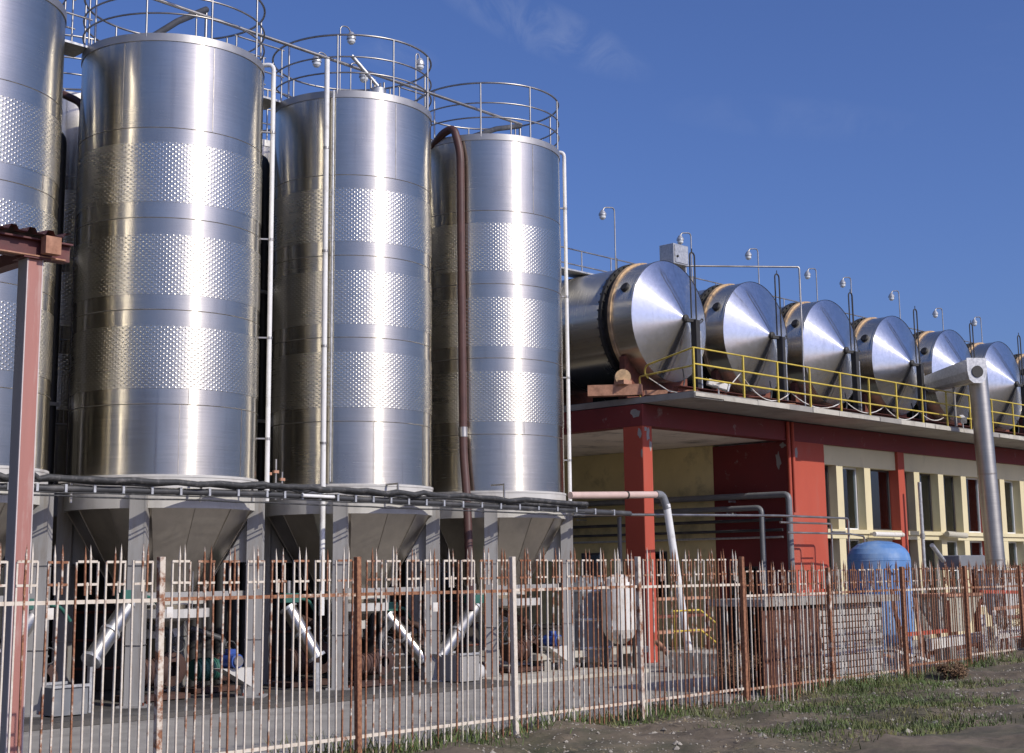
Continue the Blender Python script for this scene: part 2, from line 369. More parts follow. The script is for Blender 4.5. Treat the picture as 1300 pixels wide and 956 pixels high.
# ------------------------------------------------------------------ ground
def sstep(x): x = max(0, min(1, x)); return x*x*(3-2*x)
def gz(u, v):
    if v < 12.8: z = 0.12 + 0.33*sstep((9-v)/9) + 0.46*math.exp(-((u-30)/4.5)**2-((v-11.6)/2.4)**2)
    else: z = 0.12 + 0.46*math.exp(-((u-30)/4.5)**2-((v-11.6)/2.4)**2)
    z = z*(1-sstep((v-12.5)/0.9)) - 0.3*sstep((v-12.5)/0.9)
    if v < 12.6 and 0 < u < 45: z += .05*mnoise.fractal(Vector((u*1.4, v*1.4, 0)), 1.0, 2.0, 6) + .018*mnoise.fractal(Vector((u*7, v*7, 3)), .8, 2.1, 4)
    z += (0.035*math.sin(u*1.7+v*.9)+0.03*math.sin(u*3.1-v*2.3)+0.02*math.sin(u*6.3+v*5.1))*(1 if v < 12.6 else 0)
    return z
us = [-3000, -1200, -500, -200, -80, -30, -10] + [-4+0.5*i for i in range(30)] + [11+0.1*i for i in range(240)] + [35+0.5*i for i in range(22)] + [50, 60, 90, 160, 400, 1200, 3000]
vs_ = [-3000, -1200, -400, -150, -60, -25, -10, -4, 0, 2, 4] + [5+0.35*i for i in range(9)] + [8.15+0.08*i for i in range(60)] + [13, 13.4] + [16, 20, 40, 80, 200, 600, 3000]
g = MB(); g.add([(u, v, gz(u, v)) for v in vs_ for u in us],
                [(j*len(us)+i, j*len(us)+i+1, (j+1)*len(us)+i+1, (j+1)*len(us)+i) for j in range(len(vs_)-1) for i in range(len(us)-1)], True)
tag(g.build('ground', 'earth'), kind='structure')
g = MB(); g.box((-60, 13.4, -0.28), (90, 70, -0.08)); tag(g.build('yard_pavement', 'concrete'), kind='structure')
g = MB(); g.box((-4, 18.95, -0.075), (19.9, 29.5, 0.0)); tag(g.build('silo_pad', 'pad_dark'), kind='structure')
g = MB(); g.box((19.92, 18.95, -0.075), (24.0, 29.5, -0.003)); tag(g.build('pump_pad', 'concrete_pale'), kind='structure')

# ------------------------------------------------------------------ silos
SV = 21.38; SR = 1.6
SU = {'A': 9.68, 'B': 13.66, 'C': 17.84, 'D': 21.73}
def make_silo(u, v):
    c = (u, v, 0)
    root = thing('steel_silo', 'x', 'silo', c)
    N = 96
    for i, (z0, z1) in enumerate(((3.65, 4.81), (4.81, 5.07), (6.11, 6.38), (6.38, 6.64), (7.65, 7.94), (7.94, 8.21), (9.24, 9.5), (9.5, 11.032))):
        MB().lathe([(SR, z0), (SR, z1)], c, N).build('shell_plate', 'steel_silo', root)
    for z0, z1 in ((5.07, 6.11), (6.64, 7.65), (8.21, 9.24)):
        MB().lathe([(SR, z0), (SR+.006, z0), (SR+.006, z1), (SR, z1)], c, N, uvs=True).build('dimpled_jacket', 'steel_dimple', root)
    for z in (4.81, 6.38, 7.94, 9.5):
        MB().lathe([(SR-.004, z-.012), (SR+.008, z), (SR-.004, z+.012)], c, N).build('weld_seam', 'steel_bead', root)
    MB().lathe([(SR, 11.03), (SR+.016, 11.03), (SR+.016, 11.165), (SR-.03, 11.165), (0.25, 11.4), (0, 11.4)], c, N, smooth=True).build('roof_rim', 'rim_steel', root)
    MB().lathe([(SR-.04, 3.66), (SR+.03, 3.66), (SR+.03, 3.62), (SR+.02, 3.62), (SR+.02, 3.12), (SR-.06, 3.12)], c, N).build('skirt', 'skirt_paint', root)
    cone = MB().lathe([(SR-.02, 3.14), (0.66, 1.6), (0.34, 1.12)], c, 14, smooth=False).build('hopper_cone', 'steel_hopper', root)
    for k in range(14):
        a_ = 360*k/14; MB().tube([pol(c, SR-.018, a_, 3.13), pol(c, .665, a_, 1.6)], .008, 5).build('cone_seam', 'steel_bead', cone)
    for a_, z0, z1 in ((246, 3.67, 4.8), (262, 9.52, 11.0), (251, 4.83, 5.06), (300, 7.96, 8.2), (206, 9.52, 11.0), (290, 3.67, 4.8)):
        MB().beam(pol(c, SR+.001, a_, z0), pol(c, SR+.001, a_, z1), .012, .008, up=Vector((math.cos(R(a_)), math.sin(R(a_)), 0))).build('weld_seam', 'steel_bead', root)
    MB().lathe([(0.66, 1.62), (0.74, 1.62), (0.74, 1.56), (0.5, 1.56), (0.36, 1.3), (.36, 1.0), (0, 1.0)], c, 24, smooth=False).build('outlet_collar', 'skirt_paint', root)
    for d in (45, 135, 225, 315):
        m = MB(); ca, sa = math.cos(R(d)), math.sin(R(d)); rad = Vector((ca, sa, 0)); tan = Vector((-sa, ca, 0)); o = Vector(c)
        # H-section leg: two flanges and a web, standing on a base plate
        for k in (-1, 1):
            m.beam(o+rad*1.62+tan*k*.12+Vector((0, 0, .03)), o+rad*1.62+tan*k*.12+Vector((0, 0, 3.42)), 0.025, 0.26, up=rad)
        m.beam(o+rad*1.735+Vector((0, 0, .03)), o+rad*1.735+Vector((0, 0, 3.42)), 0.215, 0.02, up=rad)
        m.beam(o+rad*1.505+Vector((0, 0, .03)), o+rad*1.505+Vector((0, 0, 3.05)), 0.215, 0.02, up=rad)
        m.beam(o+rad*1.62, o+rad*1.62+Vector((0, 0, .03)), 0.46, 0.44, up=rad)
        leg = m.build('leg', 'grey_paint', root)
        for z in (.95, 2.2): MB().beam(o+rad*1.62+Vector((0, 0, z)), o+rad*1.62+Vector((0, 0, z+.012)), .29, .285, up=rad).build('splice_plate', 'steel_bead', leg)
        for k in (-1, 1):
            for q_ in (-.14, .14): MB().tube([o+rad*(1.62+q_)+tan*k*.18+Vector((0, 0, .03)), o+rad*(1.62+q_)+tan*k*.18+Vector((0, 0, .075))], .018, 6).build('anchor_bolt', 'rust_beam', leg)
        MB().prism([o+rad*r_+tan*-.01+Vector((0, 0, z)) for r_, z in ((1.495, 3.02), (1.495, 2.25), (1.08, 2.25), (1.17, 2.4), (1.53, 3.02))], tan*.02).build('gusset', 'grey_paint', leg)
    for z in (0.36, 0.68, 1.12):
        MB().tube([pol(c, 1.6, a, 11.165+z) for a in range(0, 361, 6)], 0.021 if z > 1 else 0.017, 8, caps=False).build('guard_ring', 'rail_steel', root)
    for a in range(20, 380, 40):
        MB().tube([pol(c, 1.6, a, 11.1), pol(c, 1.6, a, 12.29)], 0.019, 8).build('guard_post', 'rail_steel', root)
    MB().tube([pol(c, .45, 60, 11.3), pol(c, .45, 60, 11.72), pol(c, .8, 40, 11.72), pol(c, .8, 40, 11.3)], 0.045, 10, fillet=.12).build('vent_pipe', 'pipe_white', root)
    return root
silo = make_silo(SU['B'], SV)
tag(silo, group='dimpled steel silos in the front row')
silo['label'] = 'tall dimpled steel silo between the pink-post one and the lamp-ringed one'
for key, lab in (('A', 'tall dimpled steel silo standing behind the pink steel post and canopy'),
                 ('C', 'tall dimpled steel silo with round lamps on its top guard rail'),
                 ('D', 'tall dimpled steel silo with a brown hose hanging down its side')):
    o = copy_tree(silo, (SU[key], SV, 0)); o['label'] = lab
o = copy_tree(silo, (5.72, SV, 0)); o['label'] = 'tall dimpled steel silo at the end of the front row, past the canopy'
for u, lb in ((5.72, 'shaded back-row steel silo past the canopy end of the rows'), (SU['A'], 'shaded back-row steel silo straight behind the pink-post one'), (SU['B'], 'shaded back-row steel silo glimpsed in the gap next to the pink post'), (SU['C'], 'shaded back-row steel silo glimpsed in the gap before the lamp-ringed one'), (SU['D'], 'shaded back-row steel silo standing behind the hose silo')):
    o = copy_tree(silo, (u, SV+4.05, 0)); o['label'] = lb; o['group'] = 'silos of the back row'
for key in 'ABC':    # short bridges between neighbouring tops
    u0, u1 = SU[key]+1.5, SU[chr(ord(key)+1)]-1.5
    bt = thing('silo_bridge', {'A': 'narrow steel bridge between the pink-post silo and its neighbour', 'B': 'narrow steel bridge leading to the lamp-ringed silo from the plain one', 'C': 'narrow steel bridge between the lamp-ringed silo and the hose silo'}[key], 'walkway', (u0, SV+.5, 11.2), 'bridges between silo tops')
    MB().box((u0, SV+.3, 11.17), (u1, SV+.9, 11.21)).build('deck', 'galvanised', bt)
    for vv in (SV+.3, SV+.9):
        for z in (11.7, 12.25): MB().tube([(u0, vv, z), (u1, vv, z)], .018, 8).build('rail', 'rail_steel', bt)
        for uu in (u0+.05, u1-.05): MB().tube([(uu, vv, 11.2), (uu, vv, 12.25)], .018, 8).build('post', 'rail_steel', bt)

# service pipe running across the tops
p0, p1 = aty(205-140, 0-50, 20.5), aty(662, 158, 20.5); p0.z = 11.93; p1.z = 11.72
m = MB(); m.tube([p0, p1], .032, 10)
sp_ = thing('overhead_pipe', 'long thin steel pipe running across the silo tops past the guard rails', 'pipe', tuple(p0))
m.build('pipe', 'rail_steel', sp_)
for k in (0.25, 0.6, 0.97):
    q = p0.lerp(p1, k); MB().tube([q, q-Vector((0, 0, q.z-11.15))], .016, 8).build('prop', 'rail_steel', sp_)

# downpipes
def downpipe(key, ang, r_, label, top=11.3, elbow=True, rad=0.042, bot=3.3):
    c = (SU[key], SV, 0); a = pol(c, r_, ang, top); bt = pol(c, r_, ang, bot)
    t = thing('downpipe', label, 'pipe', tuple(bt), 'downpipes on the silos')
    pts = [a, bt] if not elbow else [pol(c, 0.9, ang+25, top), a, bt]
    MB().tube(pts, rad, 12, fillet=.12).build('pipe', 'pipe_white', t)
    for z in (10.0, 8.0, 6.2, 4.4):
        MB().beam(pol(c, 1.58, ang, z), pol(c, r_, ang, z), .05, .025).build('bracket', 'rail_steel', t)
        MB().lathe([(rad+.002, z-.02), (rad+.012, z-.02), (rad+.012, z+.02), (rad+.002, z+.02)], (a.x, a.y, 0), 12).build('clamp', 'rail_steel', t)
downpipe('B', 325, 1.78, 'white downpipe bent over the rim of the silo without lamps or hose')
downpipe('C', 214, 1.72, 'straight white downpipe standing up in front of the silo with lamps', top=11.75, elbow=False, rad=.05, bot=1.3)
downpipe('D', 322, 1.74, 'white downpipe bent over the rim of the silo with the brown hose')
# second slim conduit beside the C downpipe
t = thing('conduit', 'slim grey conduit beside the straight white downpipe', 'pipe', tuple(pol((SU['C'], SV), 1.66, 219, 3.7)))
MB().tube([pol((SU['C'], SV), 1.66, 218, 11.15), pol((SU['C'], SV), 1.66, 218, 3.7)], .02, 8).build('pipe', 'galvanised', t)

# brown hose on D
c = (SU['D'], SV); t = thing('brown_hose', 'thick brown hose looped over the silo rim and hanging to the ground', 'hose', tuple(pol(c, 1.74, 206, 1.2)))
MB().tube([pol(c, 1.55, 176, 11.05), pol(c, 1.66, 190, 11.25), pol(c, 1.74, 201, 11.3), pol(c, 1.76, 206, 10.75), pol(c, 1.74, 206, 8), pol(c, 1.72, 206.5, 5.0), pol(c, 1.76, 207, 4.4), pol(c, 1.84, 210, 3.5), pol(c, 2.0, 212, 2.6), pol(c, 2.0, 213, 1.3)], .085, 14, fillet=.5).build('hose', 'hose_brown', t)
MB().tube([pol(c, 1.724, 206.4, 4.95), pol(c, 1.73, 206.6, 4.75)], .098, 14).build('clamp', 'rail_steel', t)

# lamps round the top of C
def lamp(x, y, v, label, dx):
    hd = aty(x, y, v); base = Vector((hd.x+dx, v, 11.2)); t = thing('silo_lamp', label, 'lamp', tuple(base), 'round lamps on silo tops')
    MB().tube([base, (base.x, v, hd.z+.2), (hd.x+dx*.3, v, hd.z+.24), hd+Vector((0, 0, .1))], .014, 8, fillet=.1).build('arm', 'rail_steel', t)
    MB().lathe([(.02, .15), (.05, .13), (.092, .06), (.1, 0), (.1, -.02)], hd, 20).build('shade', 'galvanised', t)
    MB().lathe([(.085, -.02), (.085, -.08), (.05, -.12), (0, -.13)], hd, 20).build('globe', 'lamp_glass', t)
lamp(446, 49, 22.2, 'round caged lamp level with the top guard ring of the silo', -.3)
lamp(402, 78, 22.4, 'round caged lamp on an arm beside the white downpipe top', .28)
lamp(533, 82, 21.6, 'round caged lamp on the guard rail side facing the hose silo', -.12)
lamp(462, 97, 21.2, 'round caged lamp hung low over the silo roof valves', -.35)
t = thing('valve_cluster', 'cluster of small steel valves on the lamp-ringed silo roof', 'valve', (SU['C']-.2, SV-1.0, 11.3))
o0 = Vector((SU['C']-.35, SV-1.2, 11.22))
MB().lathe([(.16, 0), (.16, .14), (.1, .16), (0, .16)], o0, 16).build('base', 'galvanised', t)
for k in range(4):
    q = o0+Vector((.12*(k-1.5), .03*(k % 2), .12)); MB().tube([q, q+Vector((0, 0, .16+.05*(k % 2)))], .022, 8).build('valve_stem', 'rail_steel', t)
MB().tube([o0+Vector((-.5, .2, .75)), o0+Vector((0, 0, .2))], .04, 10).build('arm', 'galvanised', t)

# loading arms on two roofs
for key, pa, pb_, lab in (('B', (185, 58), (262, 12), 'dark inclined loading arm lying across the roof of the plain silo'), ('D', (598, 183), (660, 160), 'dark inclined loading arm lying across the roof of the hose silo')):
    a_, e_ = aty(*pa, SV-.4), aty(*pb_, SV+.3); a_.z = max(a_.z, 11.3); t = thing('loading_arm', lab, 'pipe', tuple(a_))
    MB().tube([a_, a_.lerp(e_, .5)+Vector((0, 0, .06)), e_], .06, 12).build('arm', 'pipe_dark', t)
    MB().tube([e_, (e_.x, e_.y, 11.25)], .03, 8).build('prop', 'rail_steel', t); MB().tube([a_, (a_.x, a_.y, 11.2)], .05, 8).build('pivot', 'pipe_dark', t)
# pipes, hoses in the gaps between the silos
for x, lab, mt, z1, r_ in ((346, 'dark steel pipe in the gap beside the silo with lamps', 'pipe_dark', 8.6, .06), (352, 'thin dark riser with valves in the gap beside the silo with lamps', 'pipe_dark', 7.4, .035), (92, 'dark hose hanging in the gap behind the pink post', 'hose_brown', 10.6, .07)):
    q = aty(x, 500, 22.9); t = thing('riser_pipe', lab, 'pipe', (q.x, q.y, 2.8))
    MB().tube([(q.x, q.y, 2.8), (q.x, q.y, z1), (q.x-.3, q.y+.4, z1+.25)], r_, 10, fillet=.2).build('pipe', mt, t)
    for z in (4.2, 6.9, 8.0):
        if z < z1: MB().tube([(q.x, q.y, z), (q.x+.3, q.y-.15, z+.03)], r_*.7, 8).build('branch', 'galvanised', t)
for u0, n_, lb in ((7.35, 7, 'bank of black risers added to darken the gap past the canopy silo'), (11.25, 7, 'bank of black risers added to darken the gap next to the pink post'), (15.45, 9, 'bank of black risers added to darken the gap before the lamp-ringed silo'), (19.5, 8, 'bank of black risers added for darkness behind the lamp-ringed and hose silos')):
    t = thing('dark_filler_risers', lb, 'pipes', (u0, 23.05, 0), 'black risers added between the silo rows')  # added to darken the gaps and their reflections in the silos
    for k in range(n_):
        z1 = 10.4-.25*((k*3) % 4); v = 23.0+.07*((k*5) % 3)
        MB().tube([(u0+.19*k, v, 0), (u0+.19*k, v, z1), (u0+.19*k, v+.35, z1+.2)], .09, 10, fillet=.15).build('riser', 'riser_black', t)
    for z in (2.5, 5.0, 7.6): MB().box((u0-.1, 22.85, z), (u0+.19*n_-.09, 22.9, z+.06)).build('strap', 'galvanised', t)
for x, h in ((341, .55), (350, .62), (358, .4)):
    q = aty(x, 606, 20.6); t = thing('drain_valve', {341: 'small upright valve in the silo gap, right beside the bent white downpipe', 350: 'tallest upright valve in the silo gap above the cables', 358: 'shortest upright valve in the silo gap above the cables'}[x], 'valve', (q.x, q.y, 3.35), 'valves between the silos')
    MB().tube([(q.x, q.y, 3.35), (q.x, q.y, 3.45+h)], .022, 8).build('stem', 'rail_steel', t)
    MB().box((q.x-.05, q.y-.03, 3.45+h*.6), (q.x+.05, q.y+.03, 3.5+h*.6)).build('handle', 'rust_pale', t)

# cable bundles across the front of the silos
def run(name, label, v, pts, r_, mat, cat='cable', n=8, jit=.02, seed=1):
    rd = random.Random(seed); P = []
    for (xa, ya), (xb, yb) in zip(pts[:-1], pts[1:]):
        for k in range(10):
            q = aty(xa+(xb-xa)*k/10, ya+(yb-ya)*k/10, v); P.append(q+Vector((0, rd.uniform(-jit, jit), rd.uniform(-jit, jit)))*(1 if jit else 0))
    P.append(aty(*pts[-1], v))
    t = thing(name, label, cat, tuple(P[0])); MB().tube(P, r_, n).build('run', mat, t)
    return t, P
run('cable_bundle', 'frayed black cable bundle slung across the silo skirts, uppermost of the runs', 19.38, [(-30, 603), (60, 606), (335, 616), (430, 622), (550, 628), (745, 640)], .05, 'cable_black', jit=.03)
run('cable_bundle', 'black cable bundle slung below the uppermost run across the silos', 19.42, [(-30, 606), (335, 619), (440, 625), (745, 643)], .035, 'cable_black', jit=.03, seed=4)
tray_t, P = run('cable_tray', 'grey ribbed cable tray running across the silo legs', 19.48, [(-30, 617), (335, 627), (560, 639), (800, 652)], .055, 'pipe_dark', 'cable tray', jit=.0)
for k in range(0, len(P)-1, 1):
    d = (P[k+1]-P[k])
    MB().box(tuple(P[k]+Vector((0, -.075, -.06))), tuple(P[k]+Vector((.04, .05, .06)))).build('rib', 'galvanised', tray_t)
run('wire', 'single thin wire strung below the cable tray in front of the silos', 19.36, [(-30, 626), (335, 638), (560, 647), (742, 655)], .014, 'cable_black', 'wire', 6, .008)
run('wire', 'second thin wire just above the single one below the tray', 19.37, [(-30, 622), (335, 632), (560, 643), (742, 651)], .011, 'cable_black', 'wire', 6, .01, 9)
run('conduit', 'short pale conduit clipped to the cable tray by the lamp-ringed silo', 19.36, [(384, 629), (424, 631)], .03, 'pipe_white', 'pipe', jit=0)
for px in (90, 255, 320, 505, 640):
    q = aty(px, 628, 19.5); t = thing('tray_bracket', 'small steel cable bracket on the '+{90: 'left flank', 255: 'middle', 320: 'downpipe side'}.get(px, '')+' of the plain silo skirt' if px < 400 else 'small steel cable bracket on the '+('lamp-ringed' if px < 600 else 'hose')+' silo skirt', 'bracket', (q.x, q.y, q.z), 'brackets of the cable tray')
    MB().beam(q+Vector((0, 0, .22)), q-Vector((0, 0, .12)), .03, .03).build('strap', 'rail_steel', t)
    MB().beam(q+Vector((0, 0, .2)), Vector((q.x, 19.85, q.z+.2)), .04, .03).build('arm', 'rail_steel', t)

# ------------------------------------------------------------------ gear under the silos
def auger(x0, y0, x1, y1, v0, v1, label, mt='steel_tube'):
    a, e = aty(x0, y0, v0), aty(x1, y1, v1); d = (e-a).normalized()
    t = thing('auger_tube', label, 'conveyor', (e.x, e.y, 0), 'augers under the silos')
    MB().tube([a, e], .14, 20).build('casing', mt, t)
    for k in (0.0, .5, 1.0): q = a.lerp(e, k); MB().tube([q-d*.025, q+d*.025], .165, 20).build('flange', 'galvanised', t)
    MB().box((a.x-.16, a.y-.14, a.z+.1), (a.x+.14, a.y+.12, a.z+.26)).build('gearbox', 'machine_green', t)
    MB().tube([a+Vector((-.02, -.02, .26)), a+Vector((-.02, -.02, .48))], .05, 10).build('drive', 'rail_steel', t)
    MB().tube([a+Vector((.1, 0, .2)), a+Vector((.5, .05, .12)), a+Vector((.7, .1, -.1))], .03, 8, fillet=.08).build('hose', 'machine_green', t)
    MB().beam((e.x, e.y, 0), (e.x, e.y, e.z-.1), .08, .08).build('stand', 'galvanised', t)
auger(40, 782, 2, 836, 20.3, 20.0, 'inclined auger tube under the silo behind the pink post')
auger(162, 770, 116, 838, 20.3, 20.0, 'inclined shiny auger tube under the plain silo next to the pink-post one')
auger(366, 772, 402, 834, 20.6, 20.2, 'inclined dull auger tube under the lamp-ringed silo, near its white downpipe', 'steel_hopper')
auger(492, 782, 538, 838, 20.9, 20.4, 'inclined dull auger tube under the lamp-ringed silo, near the hose silo', 'steel_hopper')
auger(602, 772, 556, 838, 20.4, 20.1, 'inclined shiny auger tube under the hose silo')
def motor(loc, label):
    l = Vector(loc); t = thing('pump_motor', label, 'motor', tuple(l), 'blue motors under the silos')
    MB().tube([l+Vector((-.05, -.2, .62)), l+Vector((-.05, .15, .62))], .12, 16).build('housing', 'motor_blue', t)
    MB().tube([l+Vector((-.05, -.24, .62)), l+Vector((-.05, -.2, .62))], .09, 16).build('fan_cover', 'rail_steel', t)
    MB().box(tuple(l+Vector((-.12, -.06, .73))), tuple(l+Vector((.02, .06, .81)))).build('terminal_box', 'motor_blue', t)
    MB().prism([l+Vector((-.28, -.12, .5)), l+Vector((.3, -.12, .5)), l+Vector((.3, -.12, .18))], (0, .3, 0)).build('bracket', 'skirt_paint', t)
    for dx in (.25,): MB().beam(l+Vector((dx, .03, 0)), l+Vector((dx, .03, .5)), .06, .06).build('stand', 'galvanised', t)
q = aty(296, 830, 20.2); motor((q.x, 20.2, 0), 'blue electric motor on a grey wedge under the silo with bare downpipe')
q = aty(703, 830, 20.2); motor((q.x, 20.2, 0), 'blue electric motor on a grey wedge under the hose silo')
def trough(px, v, wd, h, label, mt='skirt_paint'):
    q = aty(px, 840, v); t = thing('steel_trough', label, 'trough', (q.x, v, 0))
    m = MB(); x0, x1, y0, y1 = q.x-wd/2, q.x+wd/2, v-.35, v+.35
    m.box((x0, y0, .02), (x1, y0+.02, h)); m.box((x0, y1-.02, .02), (x1, y1, h)); m.box((x0, y0+.02, .02), (x0+.02, y1-.02, h)); m.box((x1-.02, y0+.02, .02), (x1, y1-.02, h)); m.box((x0+.02, y0+.02, .02), (x1-.02, y1-.02, .05))
    m.build('bin', mt, t)
    for yy in (y0, y1): MB().box((x0-.03, yy-.03, h), (x1+.03, yy+.03, h+.04)).build('rim', 'galvanised', t)
trough(77, 20.0, .55, .42, 'grey steel trough under the silo behind the pink post', 'pvc_grey')
trough(580, 19.8, .5, .5, 'grey steel trough under the hose silo', 'grey_paint')
for key, px in (('B', 222), ('C', 455), ('D', 652)):     # pale pans under the outlets
    q = aty(px, 768, 20.5); t = thing('drip_pan', 'pale shallow pan hung under the outlet of the '+{'B': 'plain silo beside the pink-post one', 'C': 'lamp-ringed silo', 'D': 'hose silo'}[key], 'pan', (q.x, 20.5, 1.2), 'pans under the outlets')
    MB().lathe([(.5, 1.5), (.56, 1.5), (.56, 1.36), (.2, 1.3), (0, 1.3)], (q.x, 20.5, 0), 20, smooth=False).build('pan', 'skirt_paint', t)
    for a in (30, 150, 270): MB().tube([pol((q.x, 20.5), .5, a, 1.48), pol((q.x, 20.5), .5, a, 2.1)], .012, 6).build('hanger', 'rail_steel', t)
for key in 'ABCD':          # low cross beams between legs
    t = thing('cross_beam', 'grey steel cross beam between the legs of the '+{'A': 'pink-post silo', 'B': 'plain silo beside the pink-post one', 'C': 'lamp-ringed silo', 'D': 'hose silo'}[key], 'beam', (SU[key], SV, 0), 'cross beams between the silo legs')
    a, b_ = pol((SU[key], SV), 1.46, 225, 1.72), pol((SU[key], SV), 1.46, 315, 1.72)
    MB().beam(a, b_, .06, .1).build('bar', 'grey_paint', t)
q = aty(604, 835, 19.6); t = thing('jerrycan', 'pale blue plastic drum lying on the silo pad by the hose silo', 'drum', (q.x, 19.6, 0))
MB().tube([(q.x-.2, 19.6, .16), (q.x-.17, 19.6, .16), (q.x+.17, 19.7, .16), (q.x+.2, 19.7, .16)], [.1, .155, .155, .1], 16).build('body', 'pipe_white', t)
MB().tube([(q.x-.26, 19.59, .2), (q.x-.2, 19.6, .2)], .04, 10).build('cap', 'motor_blue', t)
for px, v, r0, lab in ((490, 21.2, .55, 'dark squat steel vat standing under the lamp-ringed silo'), (525, 22.5, .6, 'dark steel vat standing between the lamp-ringed and hose silos'), (690, 22.8, .5, 'dark vat under the hose silo')):
    q = aty(px, 830, v); t = thing('steel_vat', lab, 'vat', (q.x, v, 0))
    MB().lathe([(r0, .02), (r0, .75), (r0+.03, .75), (r0+.03, .8), (r0-.04, .8), (r0-.04, .1), (0, .1)], (q.x, v, 0), 28).build('drum', 'dark_shed', t)
    for k in (.25, .5): MB().lathe([(r0, k-.02), (r0+.02, k), (r0, k+.02)], (q.x, v, 0), 28).build('hoop', 'galvanised', t)
plain('dark_rust', (0.055, 0.027, 0.02), 0.8, 0, 0.4, 4, 0.3, 25, (0.11, 0.05, 0.03), 0.35, 3)
def pump(px, v, sc, label, mt, seed):
    r_ = random.Random(seed); q = aty(px, 835, v); o = Vector((q.x, v, 0)); t = thing('pump_skid', label, 'pump', tuple(o), 'pump skids under the silos')
    MB().box(tuple(o+Vector((-.45*sc, -.25*sc, .02))), tuple(o+Vector((.45*sc, .25*sc, .1)))).build('skid', 'dark_rust', t)
    MB().tube([o+Vector((-.35*sc, 0, .3*sc+.1)), o+Vector((.12*sc, 0, .3*sc+.1))], .19*sc, 16).build('motor', mt, t)
    for k in range(5): MB().tube([o+Vector((-.3*sc+.08*sc*k, 0, .3*sc+.1)), o+Vector((-.285*sc+.08*sc*k, 0, .3*sc+.1))], .205*sc, 16).build('fin', mt, t)
    MB().lathe([(.1*sc, -.12), (.24*sc, -.08), (.24*sc, .08), (.1*sc, .12)], o+Vector((.26*sc, 0, .33*sc+.1)), 20, 'Y').build('volute', 'dark_rust', t)
    MB().tube([o+Vector((.26*sc, 0, .5*sc)), o+Vector((.26*sc, 0, .9*sc)), o+Vector((.26*sc+r_.choice((-.5, .5)), .3, 1.1*sc))], .06*sc, 10, fillet=.1).build('riser', r_.choice(['pipe_dark', 'dark_rust', 'pipe_dark']), t)
    MB().tube([o+Vector((.26*sc+.13*math.cos(R(a)), -.2*sc, .75*sc+.13*math.sin(R(a)))) for a in range(0, 361, 30)], .014, 6, caps=False).build('valve_wheel', 'pipe_dark', t)
    MB().tube([o+Vector((.26*sc, -.2*sc, .75*sc)), o+Vector((.26*sc, 0, .75*sc))], .02, 6).build('valve_stem', 'rail_steel', t)
pump(30, 21.0, 1.1, 'brown pump skid under the silo behind the pink post', 'dark_rust', 1)
pump(195, 21.0, 1.2, 'dark rusty pump skid under the plain silo, next to its front leg', 'dark_rust', 2)
pump(268, 21.6, 1.0, 'green pump skid under the plain silo behind its blue motor', 'machine_green', 3)
pump(388, 21.3, 1.2, 'brown pump skid under the lamp-ringed silo beside its white downpipe', 'dark_rust', 4)
pump(470, 20.3, 1.0, 'rusty pump skid in front under the lamp-ringed silo', 'dark_rust', 5)
pump(520, 21.0, 1.1, 'green pump skid under the lamp-ringed silo by its far leg', 'machine_green', 6)
pump(660, 20.6, 1.1, 'dark rusty pump skid under the hose silo beside the handwheel', 'dark_rust', 8)
for k, u in enumerate((6.6, 8.5, 10.3, 12.2, 14.1, 15.9, 17.8, 19.6, 21.4, 23.0)):  # vats added to hide the bright back-row legs and keep this space dark
    h = 1.7+.2*((k*7) % 3); t = thing('dark_filler_vat', 'tall dark vat added to keep the space between the two silo rows dark', 'vat', (u, 22.2+.9*(k % 2)*0+1.95, 0), 'dark vats added between the silo rows'); c_ = (u, 24.15, 0)
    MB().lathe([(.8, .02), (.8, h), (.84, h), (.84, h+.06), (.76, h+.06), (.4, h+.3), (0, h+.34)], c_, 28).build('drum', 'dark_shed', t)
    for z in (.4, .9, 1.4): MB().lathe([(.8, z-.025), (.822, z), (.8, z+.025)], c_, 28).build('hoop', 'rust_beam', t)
    MB().tube([(u, 24.15, h+.3), (u, 24.15, h+.55), (u+.5, 23.7, h+.55), (u+.5, 23.2, h+.1)], .05, 8, fillet=.1).build('outlet', 'pipe_dark', t)
q = aty(641, 796, 19.9); t = thing('pump_stand', 'large dark spoked handwheel under the hose silo', 'handwheel', (q.x, 19.9, .3))
MB().tube([Vector((q.x+.22*math.cos(R(a)), 19.9, .85+.22*math.sin(R(a)))) for a in range(0, 361, 15)], .018, 8, caps=False).build('rim', 'pipe_dark', t)
for a in (0, 60, 120): MB().tube([(q.x-.22*math.cos(R(a)), 19.9, .85-.22*math.sin(R(a))), (q.x+.22*math.cos(R(a)), 19.9, .85+.22*math.sin(R(a)))], .012, 6).build('spoke', 'pipe_dark', t)
MB().tube([(q.x, 19.9, .85), (q.x, 20.4, .85), (q.x, 20.4, 0)], .03, 8).build('stand', 'pipe_dark', t)
# added dark hall, keeps the gaps and silo reflections dark
t = thing('dark_backdrop_hall', 'tall dark hall added as a backdrop to darken the silo gaps', 'hall', (0, 28.6, -.08))
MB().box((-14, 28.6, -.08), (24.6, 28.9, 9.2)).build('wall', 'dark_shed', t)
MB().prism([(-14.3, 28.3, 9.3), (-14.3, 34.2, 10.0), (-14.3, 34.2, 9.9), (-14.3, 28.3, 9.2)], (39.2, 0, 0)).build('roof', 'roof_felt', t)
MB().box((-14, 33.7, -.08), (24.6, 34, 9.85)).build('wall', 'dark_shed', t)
for k in range(9): MB().box((-12+4*k, 28.52, 0), (-11.8+4*k, 28.6, 9.0)).build('pilaster', 'maroon_steel', t)
